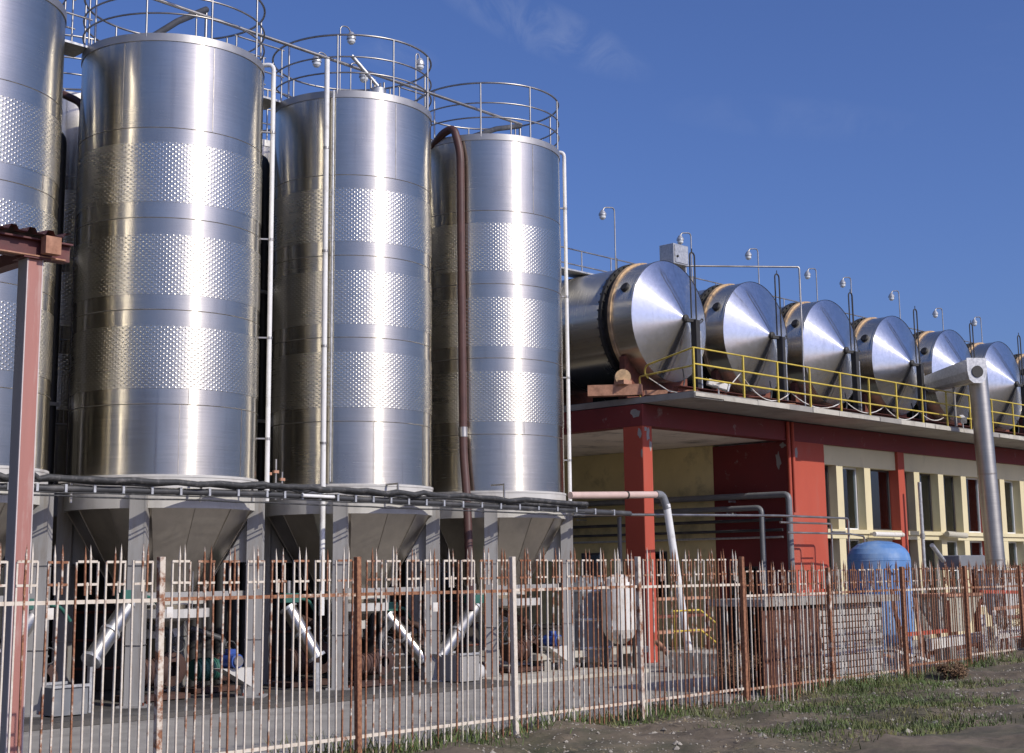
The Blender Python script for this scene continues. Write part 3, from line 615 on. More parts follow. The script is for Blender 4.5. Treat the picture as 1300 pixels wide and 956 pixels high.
# ------------------------------------------------------------------ winery building
FV = 20.81
BL = thing('winery_building', 'red and cream building with open porch and tall windows below the tank roof', 'building', (26.3, FV, 0))
U1 = 58.0
MB().box((26.3, FV, -.08), (26.66, FV+.6, 5.41)).build('column', 'red_wall', BL, bev=.012)
MB().box((26.3, 27.6, -.08), (26.66, 28.2, 5.41)).build('column', 'red_wall', BL, bev=.012)
MB().box((26.3, FV, 5.412), (U1, FV+.4, 5.92)).build('front_beam', 'red_trim_and_shade', BL)
MB().box((26.3, FV+.402, 5.412), (26.7, 44, 5.92)).build('side_beam', 'red_trim_and_shade', BL)
MB().box((26.72, FV+.41, 5.46), (U1, 44, 5.9)).build('porch_ceiling', 'ceiling_plaster', BL)
MB().box((32.56, FV, -.08), (34.3, FV+.06, 5.41)).build('corner_wall', 'red_wall', BL)
MB().box((32.862, FV+.062, -.08), (34.3, FV+.5, 5.41)).build('corner_core', 'red_wall', BL)
MB().box((32.562, FV+.062, -.08), (32.86, 23.3, 5.405)).build('end_wall', 'red_trim_and_shade', BL)  # unlit side: its shade is put into the colour as darker maroon
ew = MB().box((32.57, 23.302, -.08), (32.86, 44, 5.45)).build('end_wall', 'ochre_wall', BL)
MB().box((26.7, 40, -.08), (32.57, 40.3, 5.45)).build('back_wall', 'ochre_wall', BL)
slab = MB().box((26.35, 19.32, 5.945), (U1+2, 45, 6.09)).build('roof_slab', 'concrete', BL)
MB().box((26.5, 19.46, 6.093), (U1+2, 45, 6.125)).build('roof_felt', 'roof_felt', BL)
rd = random.Random(5); x = 26.36            # broken render along the slab edge, in separate lengths
while x < 44:
    ln = rd.uniform(.5, 1.5); dz = rd.uniform(0, .035) if x < 31 else rd.uniform(0, .012)
    MB().box((x, 19.30-rd.uniform(0, .02), 5.95+dz), (x+ln-.015, 19.318, 6.085-rd.uniform(0, .03))).build('edge_render', 'concrete_pale' if rd.random() < .75 else 'concrete', slab)
    x += ln
# peeled paint on the column head and corner
def patch(face, u, v, z, w_, h_, seed):
    r_ = random.Random(seed); n = 11; P = []
    for k in range(n):
        a = 2*math.pi*k/n; f = r_.uniform(.55, 1.1)
        du, dz = w_*f*math.cos(a), h_*f*math.sin(a)
        P.append((u+du, v, z+dz) if face == 'f' else (u, v+du, z+dz))
    MB().prism(P, (0, -.004, 0) if face == 'f' else (-.004, 0, 0)).build('peeled_patch', 'concrete', BL)
patch('f', 26.5, FV, 5.2, .07, .2, 1); patch('f', 26.58, FV, 4.95, .05, .16, 2); patch('f', 26.42, FV, 5.33, .08, .06, 3)
patch('e', 26.3, FV+.1, 5.25, .07, .15, 4); patch('e', 26.3, FV+.04, 4.75, .03, .1, 5); patch('e', 26.3, FV+.2, 5.72, .16, .13, 6)
patch('f', 32.9, FV, 5.1, .1, .2, 7); patch('e', 32.56, FV+.35, 4.9, .09, .28, 8); patch('e', 32.56, FV+.2, 5.3, .12, .09, 9)
MB().box((34.302, FV+.09, 4.87), (U1, FV+.42, 5.41)).build('lintel', 'cream_wall', BL)
MB().box((34.302, FV+.05, -.08), (U1, FV+.42, 0.75)).build('lower_wall', 'cream_wall', BL)
pil = [38.4, 44.22, 50.05, 55.9]
for u in pil: MB().box((u, FV, -.08), (u+.39, FV+.42, 5.41)).build('pilaster', 'red_wall', BL, bev=.008)
edges = [34.3] + [e for u in pil for e in (u-.002, u+.392)] + [U1]
for a, b_ in zip(edges[::2], edges[1::2]):
    MB().box((a, FV-.02, 2.975), (b_, FV+.4, 3.09)).build('sill', 'cream_wall', BL)
    MB().box((a, FV+.04, 2.84), (b_, FV+.4, 2.972)).build('sill_band', 'cream_wall', BL)
# fins and windows
bays = [(34.3, [35.16, 36.68], 38.4)] + [(p+.39, [p+1.2, p+2.73, p+4.25], p+5.83) for p in pil[:3]]
curt = random.Random(11)
for a, fins, b_ in bays:
    for f in fins:
        MB().box((f-.17, FV+.05, 3.092), (f+.17, FV+.38, 4.868)).build('fin', 'cream_wall', BL)
        MB().box((f-.17, FV+.05, .752), (f+.17, FV+.38, 2.838)).build('fin', 'cream_wall', BL)
    ed = [a] + [e for f in fins for e in (f-.17, f+.17)] + [b_]
    for x0, x1 in zip(ed[::2], ed[1::2]):
        if x1-x0 < .3: continue
        for z0, z1 in ((3.092, 4.868), (.752, 2.838)):
            v0 = FV+.31; white = curt.random() < .4; fm = 'frame_white' if white else 'frame_dark'
            m = MB()
            m.box((x0+.003, v0, z0), (x0+.05, v0+.06, z1)); m.box((x1-.05, v0, z0), (x1-.003, v0+.06, z1))
            m.box((x0+.05, v0, z0), (x1-.05, v0+.06, z0+.05)); m.box((x0+.05, v0, z1-.05), (x1-.05, v0+.06, z1))
            if z0 < 1: m.box((x0+.05, v0, 1.9), (x1-.05, v0+.05, 1.95))
            wf = m.build('window', fm, BL)
            MB().box((x0+.045, v0+.025, z0+.045), (x1-.045, v0+.035, z1-.045)).build('pane', 'window_glass', wf)
            k_ = curt.random()
            if k_ < .45:
                hh = (z1-z0)*curt.uniform(.2, .5); MB().box((x0+.08, v0+.3, z0), (x1-.1-curt.uniform(0, .3)*(x1-x0), v0+.33, z0+hh)).build('blind', 'curtain', BL)
            elif k_ < .7: MB().box((x0+.06, v0+.12, z1-curt.uniform(.3, .9)), (x1-.06, v0+.14, z1-.02)).build('blind', 'curtain', BL)
            if curt.random() < .5: MB().box((x0+.2, v0+.5, z0+.1), (x0+.45, v0+.7, z0+curt.uniform(.4, .9))).build('cupboard', 'frame_white', BL)
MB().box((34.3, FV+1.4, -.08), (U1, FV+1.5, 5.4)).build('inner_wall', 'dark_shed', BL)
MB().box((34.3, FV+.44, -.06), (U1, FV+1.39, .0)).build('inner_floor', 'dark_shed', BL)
# dark porch windows on the end wall
for v0, v1, z0, z1 in ((25.0, 26.0, 1.2, 2.55), (21.95, 22.9, .2, 2.1), (27.4, 28.2, 1.2, 2.55)):
    wf = MB().box((32.545, v0, z0), (32.568, v1, z1)).build('window', 'frame_dark', BL)
    MB().box((32.538, v0+.06, z0+.06), (32.543, v1-.06, z1-.06)).build('pane', 'window_glass', wf)
# red drain pipes down the corner
for k, (u, v) in enumerate(((32.46, FV-.05), (32.62, FV-.08))):
    MB().tube([(u, v, 5.9), (u, v, 3.0+.5*k)], .05, 10).build('drain_pipe', 'red_wall', BL)

# porch pipes on the end wall
for i, (z, r_, v1, mt, lab) in enumerate(((3.97, .085, 20.72, 'pvc_grey', 'fat dark grey pipe along the porch wall turning down at the corner, upper of two'),
                                     (3.64, .075, 21.5, 'pvc_grey', 'fat dark grey pipe along the porch wall turning down before the corner'),
                                     )):
    t = thing('wall_pipe', lab, 'pipe', (32.3, v1, 0)); u = 32.3-.12*i
    MB().tube([(u, 36, z+.05), (u, v1, z), (u, v1, -.05)], r_, 14, fillet=.16).build('pipe', mt, t)
    for vv in (22.6, 25, 28): MB().box((u-.02, vv-.03, z-.14), (32.55, vv+.03, z-.09)).build('bracket', 'galvanised', t)
for z, r_, u, lab in ((3.32, .045, 32.35, 'thin dark pipe on the porch wall, uppermost of the thin ones'), (3.05, .04, 32.4, 'thin dark pipe on the porch wall, middle of the thin ones'), (2.86, .03, 32.4, 'thinnest grey pipe on the porch wall, lowest of the thin ones')):
    t = thing('wall_pipe', lab, 'pipe', (u, 21, z)); MB().tube([(u, 38, z), (u, 21.0, z)], r_, 10).build('pipe', 'pipe_dark' if r_ > .03 else 'galvanised', t)
    for vv in (22, 25.5, 29): MB().box((u, vv-.02, z-.02), (32.56, vv+.02, z+.02)).build('bracket', 'galvanised', t)
q = atx(786, 650, 30.0); t = thing('porch_riser', 'slim greenish upright pipe inside the porch behind the corner column', 'pipe', (30, q.y, 0))
MB().tube([(30, q.y, 0), (30, q.y, 3.45)], .06, 10).build('pipe', 'pvc_grey', t); MB().tube([(30, q.y, 3.3), (30.4, q.y+.3, 3.45)], .05, 10).build('branch', 'pvc_grey', t)

# slim steel rack pipes before the facade
t = thing('pipe_rack', 'slim stainless pipe rack with hooked ends beside the blue tank', 'pipe', (33.6, 19.81, 0))
A = Vector((30.4, 19.81, 3.34)); B = Vector((33.71, 19.81, 3.33))
MB().tube([aty(727, 653, 19.5), A, B, (33.66, 19.81, 0)], .03, 10, fillet=.1).build('pipe', 'rail_steel', t)
MB().tube([A+Vector((.2, .1, -.16)), (33.0, 19.9, 3.18), (32.97, 19.9, 0)], .026, 10, fillet=.1).build('pipe', 'rail_steel', t)
MB().tube([A+Vector((.2, -.1, -.42)), (33.6, 19.72, 2.92), (34.35, 19.72, 2.86), (34.33, 19.72, 0)], .026, 10, fillet=.1).build('pipe', 'rail_steel', t)
MB().tube([(32.97, 19.85, 2.97), (33.6, 19.85, 2.97)], .02, 8).build('tie', 'rail_steel', t)
q = aty(1169, 640, 20.3); t = thing('vent_stack', 'plain grey upright pipe standing before the windows next to the red pilaster', 'pipe', (q.x, 20.3, 0))
MB().tube([(q.x, 20.3, -.05), (q.x, 20.3, 2.9), (q.x-.02, 20.3, 4.5)], .055, 12).build('pipe', 'galvanised', t)
MB().tube([(q.x, 20.3, 2.86), (q.x, 20.3, 3.0)], .075, 12).build('collar', 'grey_paint', t)
q = aty(1130, 678, 20.6); t = thing('awning_case', 'white horizontal awning case across the pilaster', 'awning', (q.x, 20.6, 2.8))
MB().tube([(aty(1110, 678, 20.6)), aty(1146, 679, 20.6)], .07, 12).build('case', 'white_paint', t)
for px in (1112, 1144): MB().box(tuple(aty(px, 676, 20.6)), tuple(aty(px, 680, 20.6)+Vector((.04, .24, .03)))).build('bracket', 'white_paint', t)
q = aty(1215, 679, 20.6); t = thing('awning_case', 'beige rolled blind case on the sill behind the slanted pipe', 'awning', (q.x, 20.6, 2.8))
MB().tube([aty(1202, 678, 20.6), aty(1226, 680, 20.6)], .09, 12).build('case', 'beige_panel', t)
for px in (1204, 1224): MB().box(tuple(aty(px, 677, 20.6)), tuple(aty(px, 681, 20.6)+Vector((.04, .24, .03)))).build('bracket', 'beige_panel', t)

# ------------------------------------------------------------------ roof tanks
def make_tank():
    o = (0, 0, 0); root = thing('wine_tank', 'x', 'tank', o, 'horizontal steel tanks on the roof')
    cz = 1.97; r = 1.5; c = (0, 0, cz); N = 80
    MB().lathe([(r, 0), (1.2, -.10), (.8, -.235), (.4, -.365), (.09, -.46)], c, N, 'Y').build('end_cone', 'steel_cone', root)
    MB().lathe([(.1, -.40), (.1, -.52), (.06, -.55), (0, -.55)], c, 16, 'Y').build('boss', 'gasket_dark', root)
    MB().lathe([(r+.012, -.008), (r+.012, .06), (r, .06), (r, .63)], c, N, 'Y').build('front_drum', 'steel_tank', root)
    MB().lathe([(r, .63), (r+.05, .63), (r+.055, .71), (r-.02, .71)], c, N, 'Y').build('insulation_ring', 'insulation_tan', root)
    MB().lathe([(r-.03, .712), (r-.03, .9)], c, N, 'Y').build('gasket', 'gasket_dark', root)
    m = MB(); m.lathe([(r-.03, .9), (r+.07, .9), (r+.07, .99), (r, .99)], c, N, 'Y')
    for k in range(44):
        a = 2*math.pi*k/44; m.tube([(1.54*math.cos(a), .86, cz+1.54*math.sin(a)), (1.54*math.cos(a), 1.04, cz+1.54*math.sin(a))], .022, 6)
    m.build('bolted_flange', 'gasket_dark', root)
    MB().lathe([(r, .99), (r, 2.6)], c, N, 'Y').build('body', 'steel_tank', root)
    MB().lathe([(r, 2.604), (r, 5.2)], c, N, 'Y').build('body', 'steel_tank', root)
    MB().lathe([(r, 5.204), (r, 9.0), (.9, 9.3), (0, 9.4)], c, N, 'Y').build('body', 'steel_tank', root)
    for h in (2.6, 5.2): MB().lathe([(r-.004, h-.012), (r+.008, h), (r-.004, h+.012)], c, N, 'Y').build('weld_seam', 'steel_bead', root)
    a = R(152)
    hc = Vector((r*math.cos(a), .3, cz+r*math.sin(a))); nn = Vector((math.cos(a), 0, math.sin(a)))
    MB().tube([hc-nn*.03, hc+nn*.05, hc+nn*.05, hc+nn*.07], [.12, .12, .09, .09], 16).build('hatch', 'gasket_dark', root)
    MB().box((.10, -.72, .0), (.26, -.56, cz-.04)).build('post', 'gasket_dark', root)
    MB().box((.262, -.70, .0), (.33, -.58, cz-.3)).build('post', 'galvanised', root)
    MB().beam((0, -.5, cz-.04), (.18, -.64, cz-.06), .12, .08).build('strut', 'gasket_dark', root)
    hp = [(.14, -.56, cz+.02), (.14, -.56, cz+1.58)] + [(.24-.10*math.cos(R(x_)), -.56, cz+1.58+.1*math.sin(R(x_))) for x_ in range(20, 180, 20)] + [(.34, -.56, cz+1.58), (.34, -.56, cz-.02)]
    g_ = MB().tube(hp, .02, 8).build('gauge_tube', 'gasket_dark', root)
    MB().tube([(.24, -.56, cz+1.66), (.24, -.56, cz+1.78)], .012, 6).build('nipple', 'gasket_dark', g_)
    MB().tube([(.34, -.56, cz-.02), (.44, -.56, cz-.05), (.58, -.56, cz+.06), (.62, -.56, cz+.02), (.5, -.56, cz-.06), (.42, -.56, cz-.1), (.42, -.58, cz-.42)], .016, 8, fillet=.04).build('loop', 'gasket_dark', root)
    sg = MB().tube([(.42, -.58, cz-.75), (.36, -.58, cz-.75), (.36, -.58, cz-.45), (.48, -.58, cz-.45), (.48, -.58, cz-1.6)], .016, 8, fillet=.03).build('sight_glass', 'gasket_dark', root)
    MB().box((.38, -.61, cz-.72), (.46, -.55, cz-.62)).build('valve', 'rust_beam', sg)
    MB().tube([(-.2, -.5, .75), (-.16, -.52, .45), (-.25, -.5, .1)], .02, 8, fillet=.1).build('drain_hose', 'cable_black', root)
    for y0 in (.45, 3.6, 7.0):
        poly = [(-1.25, y0, 0), (1.25, y0, 0), (1.25, y0, 1.02)] + [(1.5*math.cos(R(x_)), y0, cz+1.505*math.sin(R(x_))) for x_ in range(-38, -145, -8)] + [(-1.25, y0, 1.02)]
        MB().prism(poly, (0, .16, 0)).build('saddle', 'rust_beam', root)
    return root
TU = [27.73, 31.5, 35.26, 39.05, 42.75, 46.3, 50.0]
TL = ['horizontal steel tank with a galvanised box on top, above the corner column', 'horizontal steel tank next to the one with the box on top', 'horizontal steel tank behind the tall goalpost-like pipe frame on the roof', 'horizontal steel tank between the pipe frame and the sloping chute', 'horizontal steel tank partly behind the sloping chute', 'horizontal steel tank just past the head of the slanted pipe', 'farthest horizontal steel tank on the roof row, past the slanted pipe']
tank = make_tank(); tank.location = (TU[0], 21.0, 6.13); tank['label'] = TL[0]
for u, lb in zip(TU[1:], TL[1:]):
    o = copy_tree(tank, (u, 21.0, 6.13)); o['label'] = lb
# galvanised box on the first tank
q = aty(845, 316, 21.4); t = thing('control_box', 'galvanised metal box standing on top of the tank above the column', 'box', (q.x, 21.4, 9.58))
MB().box((q.x-.0, 21.15, 9.66), (q.x+.62, 21.6, 10.18)).build('case', 'galvanised', t, bev=.008)
MB().box((q.x+.04, 21.13, 9.70), (q.x+.58, 21.149, 10.14)).build('door', 'galvanised', t)
MB().tube([(q.x+.12, 21.10, 9.85), (q.x+.12, 21.15, 9.85)], .03, 10).build('knob', 'gasket_dark', t)
for dx in (.05, .55): MB().box((q.x+dx, 21.2, 9.5), (q.x+dx+.04, 21.5, 9.66)).build('foot', 'galvanised', t)
# pipe frame over the roof
t = thing('roof_pipe', 'thin goalpost-like pipe frame crossing before the roof tanks', 'pipe', (30, 20.1, 6.13))
b_ = aty(1014.5, 339, 19.7); a = aty(864, 337.5, 19.7); k = 19.7*(b_.z-EYE)/(a.z-EYE); a = aty(864, 337.5, k)
MB().tube([a, b_, (b_.x, b_.y, 6.13)], .026, 8, fillet=.06).build('pipe', 'rail_steel', t)
MB().tube([a, (a.x+.1, a.y+.3, a.z-.1), (a.x+.15, a.y+.5, 9.0)], .024, 8, fillet=.1).build('pipe', 'rail_steel', t)
# roof lamps
for i, (x, y) in enumerate(((780, 266), (877, 298), (962, 318), (1036, 343), (1080, 354), (1141, 371), (1196, 393), (1245, 404))):
    q = aty(x, y, 22.5); t = thing('roof_lamp', ['small round lamp on a bent post behind the tank flange next to the hose silo', 'small round lamp on a bent post just past the galvanised box', 'small round lamp above the tank next to the boxed one', 'small round lamp just past the tall roof pipe bend', 'small round lamp close behind the gauge tube of the tank past the roof pipe', 'small round lamp above the tank before the chute', 'small round lamp above the tank behind the chute', 'small round lamp past the head of the slanted pipe'][i], 'lamp', (q.x, 22.5, 9.0), 'lamps along the roof tanks')
    MB().tube([(q.x, 22.5, 9.0), (q.x, 22.5, q.z+.05), (q.x-.35, 22.55, q.z), (q.x-.42, 22.55, q.z-.12)], .018, 8, fillet=.12).build('post', 'rail_steel', t)
    MB().tube([(q.x+.03, 22.5, 9.0), (q.x+.03, 22.5, 9.9)], .03, 8).build('sleeve', 'pipe_dark', t)
    hd = Vector((q.x-.42, 22.55, q.z-.22))
    MB().lathe([(.02, .15), (.05, .12), (.1, .04), (.1, 0)], hd, 16).build('shade', 'galvanised', t)
    MB().lathe([(.085, 0), (.08, -.07), (.04, -.11), (0, -.11)], hd, 16).build('globe', 'lamp_glass', t)
# catwalk behind the tank heads
cz_ = aty(750, 322, 23.8).z
t = thing('roof_catwalk', 'light steel catwalk with thin rails over the roof tanks', 'walkway', (26.5, 23.8, 9.6))
MB().box((25.2, 23.4, 9.62), (53, 24.0, 9.66)).build('deck', 'galvanised', t)
for z in (cz_, cz_-.4): MB().tube([(25.2, 23.8, z), (53, 23.8, z)], .02, 8).build('rail', 'rail_steel', t)
for k in range(24): MB().tube([(25.3+1.2*k, 23.8, 9.64), (25.3+1.2*k, 23.8, cz_)], .017, 8).build('post', 'rail_steel', t)
# yellow railing
t = thing('yellow_railing', 'yellow three-bar railing along the edge of the tank roof', 'railing', (26.45, 19.38, 6.1))
for z in (7.12, 6.74, 6.41): MB().tube([(26.45, 19.38, z), (59, 19.38, z)], .022 if z < 7 else .02, 8).build('bar', 'yellow_paint', t)
pu = [26.45] + [28.45+1.485*k for k in range(20)]
for u in pu: MB().box((u-.022, 19.36, 6.092), (u+.022, 19.40, 7.11)).build('post', 'yellow_paint', t)
e1, e2 = atx(820, 464, 26.42), atx(812, 478, 26.42)
MB().tube([(26.45, 19.38, 7.12), e1, atx(818, 474, 26.42), atx(823, 480, 26.42)], .022, 8, fillet=.08).build('bar', 'yellow_paint', t)
MB().tube([(26.45, 19.38, 6.7), e2, (e2.x, e2.y, 6.1)], .022, 8, fillet=.06).build('bar', 'yellow_paint', t)
rc = random.Random(3)
t = thing('roof_cable', 'white cable draped in loops along the yellow railing', 'cable', (28, 19.45, 6.4))
pts = []
for a, b_, d in ((28.6, 30.6, .35), (30.6, 33.2, .3), (33.2, 35.3, .26), (35.3, 37.3, .3), (37.3, 38.9, .2)):
    pts += sag((a, 19.44, 6.55 if a < 29 else 6.42), (b_, 19.44, 6.42), d, 9)[:-1]
MB().tube([aty(905, 488, 19.44), aty(925, 492, 19.44), aty(940, 474, 19.44)] + pts, .014, 6).build('strand', 'white_paint', t)
e = atx(824, 480, 26.45); t2 = thing('loose_wire', 'loose white wire hanging off the railing end by the column', 'wire', tuple(e))
MB().tube([e, e+Vector((.1, -.5, -.35)), e+Vector((.2, -.9, -.45))], .014, 6).build('strand', 'white_paint', t2)
def flood(x, y, v, label, rot):
    q = aty(x, y, v); t = thing('floodlight', label, 'floodlight', (q.x, v, 6.1), 'floodlights on the slab edge')
    d = Vector((math.cos(rot), math.sin(rot)-.3, -.32)).normalized()
    MB().beam(q-d*.28, q+d*.22, .15, .16).build('housing', 'white_paint', t, bev=.02)
    MB().beam(q+d*.222, q+d*.26, .17, .18).build('visor', 'galvanised', t)
    MB().tube([q-Vector((0, 0, .08)), (q.x, v, 6.1)], .02, 8).build('stem', 'galvanised', t)
flood(912, 489, 19.5, 'white floodlight lying on the slab edge near the column end of the railing', R(-20))
flood(1222, 532, 19.4, 'white floodlight on the slab edge beside the slanted pipe', R(200))
# rusty timbers and roller under the first tank
q = atx(797, 488, 25.9); t = thing('roller_block', 'pale rusty beam with a round roller at the roof corner', 'beam', (26.3, 21.0, 6.1))
MB().beam((25.75, 22.0, 6.28), (26.5, 20.95, 6.28), .3, .26).build('beam', 'rust_pale', t)
MB().beam((26.5, 20.9, 6.2), (27.3, 19.9, 6.18), .18, .12).build('beam', 'rust_pale', t)
MB().tube([(26.10, 21.2, 6.58), (26.24, 21.35, 6.58)], .19, 18).build('roller', 'insulation_tan', t)
MB().box((26.0, 21.1, 6.4), (26.3, 21.4, 6.5)).build('bracket', 'rust_pale', t)
t = thing('scrap_planks', 'broken reddish planks lying on the roof edge under the tanks', 'planks', (27.5, 19.9, 6.13))
rp_ = random.Random(8)
for k in range(9):
    u = 26.7+k*.55+rp_.uniform(-.2, .2); v = 19.75+rp_.uniform(0, .5); a = rp_.uniform(-.5, .5)
    MB().beam((u, v, 6.16+.03*(k % 3)), (u+.9*math.cos(a), v+.9*math.sin(a), 6.17+.04*(k % 3)), .13, .025).build('plank', rp_.choice(['rust_pale', 'rust_beam', 'rust_beam']), t)
t = thing('base_channel', 'long rust red steel channel lying under the tank ends', 'beam', (27, 20.1, 6.13))
MB().box((26.8, 20.12, 6.13), (54, 20.24, 6.30)).build('channel', 'rust_beam', t); MB().box((26.8, 20.02, 6.302), (54, 20.24, 6.325)).build('flange', 'rust_beam', t)

# ------------------------------------------------------------------ slanted steel pipe with chute
pb, pt_ = Vector((39.68, 18.5, -.08)), aty(1241, 474, 18.5)
t = thing('slanted_pipe', 'fat slanted stainless pipe rising past the roof edge to an open chute', 'pipe', tuple(pb))
MB().tube([pb, pt_], .27, 36).build('pipe', 'steel_tube', t)
for k in (.3, .62): q = pb.lerp(pt_, k); d = (pt_-pb).normalized(); MB().tube([q-d*.02, q+d*.02], .278, 36).build('seam', 'steel_bead', t)
ca, cb = aty(1182, 488, 20.6), aty(1240, 471, 18.2); 
dd = (cb-ca).normalized(); sd2 = dd.cross(Vector((0, 0, 1))).normalized(); uu = sd2.cross(dd)
def chute_prof(p, s): return [p + sd2*x_*s + uu*y_*s for x_, y_ in ((-.24, .3), (-.24, 0), (-.2, -.2), (-.1, -.28), (.1, -.28), (.2, -.2), (.24, 0), (.24, .3))]
A, B = chute_prof(ca, .85), chute_prof(cb, 1.15); m = MB()
m.add(A+B, [(i, i+1, 8+i+1, 8+i) for i in range(7)]); A2, B2 = chute_prof(ca+uu*.01, .8), chute_prof(cb+uu*.01, 1.08)
m.add(A2+B2, [(i, 8+i, 8+i+1, i+1) for i in range(7)])
m.add(A+A2, [(i, 8+i, 8+i+1, i+1) for i in range(7)]); m.add(B+B2, [(i, i+1, 8+i+1, 8+i) for i in range(7)])
m.build('chute', 'galvanised', t)
P_ = chute_prof(cb, 1.25); MB().prism(P_, dd*.03).build('end_plate', 'galvanised', t)
MB().tube([cb+dd*.031-uu*.02, cb+dd*.06-uu*.02], .17, 20).build('hole', 'gasket_dark', t)
MB().tube([(ca+cb)/2-uu*.25, Vector(((ca+cb).x/2, (ca+cb).y/2, 6.13))], .04, 8).build('prop', 'grey_paint', t)

# ------------------------------------------------------------------ things before the building
t = thing('pvc_pipe', 'pale plastic pipe with elbow leaning down beside the red column', 'pipe', (25.5, 18.8, -.08))
a, b_ = aty(724, 629, 19.5), aty(836, 628, 19.4); c_ = aty(846, 640, 19.35); e_ = Vector((25.75, 19.2, -.06))
MB().tube([a, b_], .075, 16).build('cross_pipe', 'pvc_pink', t)
MB().tube([b_-Vector((.1, 0, 0)), b_+Vector((.14, 0, 0)), c_+(e_-c_)*.03], .088, 16, fillet=.14).build('elbow', 'pvc_grey', t)
MB().tube([c_, e_], .085, 16).build('leaning_pipe', 'pipe_white', t)
MB().tube([a.lerp(b_, .62)-Vector((.02, 0, 0)), a.lerp(b_, .62)+Vector((.02, 0, 0))], .09, 16).build('clamp', 'gasket_dark', t)
a, b_ = aty(834, 815, 19.9), aty(862, 843, 19.1); b_.z = 0; t = thing('broken_pipe', 'broken rusty pipe propped against the foot of the red column', 'pipe', tuple(b_))
MB().tube([a, b_], .06, 12).build('pipe', 'rust_pale', t); MB().tube([b_+Vector((0, 0, .02)), b_+Vector((-.9, -.35, -.02))], .045, 10).build('stub', 'rust_pale', t)
# white poly tank
q = aty(786, 780, 19.6); t = thing('white_tank', 'small scuffed white cylindrical tank standing on dark legs by the red column', 'tank', (q.x, 19.6, -.08))
MB().lathe([(.1, .5), (.28, .62), (.36, .8), (.36, 1.68), (.3, 1.86), (.12, 1.95), (0, 1.95)], (q.x, 19.6, 0), 32).build('shell', 'white_paint', t)
for a in (45, 135, 225, 315): MB().tube([pol((q.x, 19.6), .3, a, -.08), pol((q.x, 19.6), .3, a, .8)], .035, 8).build('leg', 'gasket_dark', t)
MB().tube([(q.x, 19.6, 1.94), (q.x, 19.6, 2.02)], .09, 14).build('lid', 'gasket_dark', t)
q = aty(745, 770, 20.6); t = thing('grey_tank', 'dark grey cylindrical tank beside the scuffed white one', 'tank', (q.x, 20.6, -.08))
MB().lathe([(.5, .1), (.55, .2), (.55, 1.7), (.45, 1.85), (0, 1.95)], (q.x, 20.6, 0), 32).build('shell', 'pvc_grey', t)
for z in (.4, 1.0, 1.6): MB().lathe([(.55, z-.03), (.565, z), (.55, z+.03)], (q.x, 20.6, 0), 32).build('hoop', 'galvanised', t)
for a in (45, 135, 225, 315): MB().box(tuple(pol((q.x, 20.6), .4, a, -.08)-Vector((.05, .05, 0))), tuple(pol((q.x, 20.6), .4, a, .16)+Vector((.05, .05, 0)))).build('foot', 'concrete', t)
# timber ledges
q = aty(690, 818, 18.2); t = thing('concrete_bench', 'low pale concrete ledge between the silo legs and the column', 'ledge', (q.x, 20.3, 0))
MB().box((21.9, 20.25, .22), (25.6, 20.75, .36)).build('top', 'concrete_pale', t, bev=.01)
for u in (22.2, 23.8, 25.2): MB().box((u, 20.3, -.08), (u+.2, 20.7, .22)).build('block', 'concrete', t)
# blue tank
q = aty(1118, 760, 17.6); bc = (q.x, 17.6, 0); t = thing('blue_tank', 'blue domed pressure tank standing behind the fence before the windows', 'tank', (q.x, 17.6, -.08))
MB().lathe([(.3, .18), (.6, .28), (.74, .46), (.75, .5), (.75, 2.2), (.75, 2.2), (.745, 2.26), (.72, 2.36), (.64, 2.48), (.5, 2.585), (.3, 2.65), (0, 2.68)], bc, 48).build('shell', 'tank_blue', t)
MB().lathe([(.75, 2.19), (.758, 2.2), (.75, 2.21)], bc, 48).build('weld_seam', 'tank_blue', t)
for a in (30, 120, 210, 300): MB().box(tuple(pol(bc, .6, a, -.08)-Vector((.05, .05, 0))), tuple(pol(bc, .6, a, .5)+Vector((.05, .05, 0)))).build('leg', 'tank_blue', t)
MB().tube([pol(bc, .74, 236, 2.0), pol(bc, .80, 236, 2.0)], .11, 16).build('port', 'tank_blue', t)
# brick bunker
BU0, BU1, BV0 = 22.62, 24.95, 14.0
t = thing('brick_bunker', 'low grey brick bunker with a concrete lid and rusty sheet front behind the fence', 'bunker', (BU0, BV0, -.08))
MB().box((20.7, 13.85, 1.40), (25.35, 15.0, 1.52)).build('lid_slab', 'concrete', t)
for k in range(9): MB().box((20.72+.205*k, 13.93-.02*(k % 2), -.12), (20.92+.205*k, 13.96-.02*(k % 2), 1.33)).build('rusty_sheet', 'rust_sheet', t)
MB().box((BU0, BV0+.02, -.1), (BU1, BV0+.2, 1.395)).build('front_wall', 'mortar', t)
MB().box((BU0, BV0+.202, -.1), (BU0+.18, 14.9, 1.395)).build('side_wall', 'mortar', t)
MB().box((20.75, 14.7, -.1), (BU0-.002, 14.9, 1.395)).build('back_wall', 'dark_shed', t); MB().box((BU1-.2, BV0+.202, -.1), (BU1, 14.9, 1.395)).build('side_wall', 'mortar', t)
bm_ = MB().box((-.115, -.03, -.05), (.115, .03, .05)).mesh('brick', bev=.006); bm_.materials.append(MATS['brick_grey'])
rb = random.Random(2); row = 0; z = .0
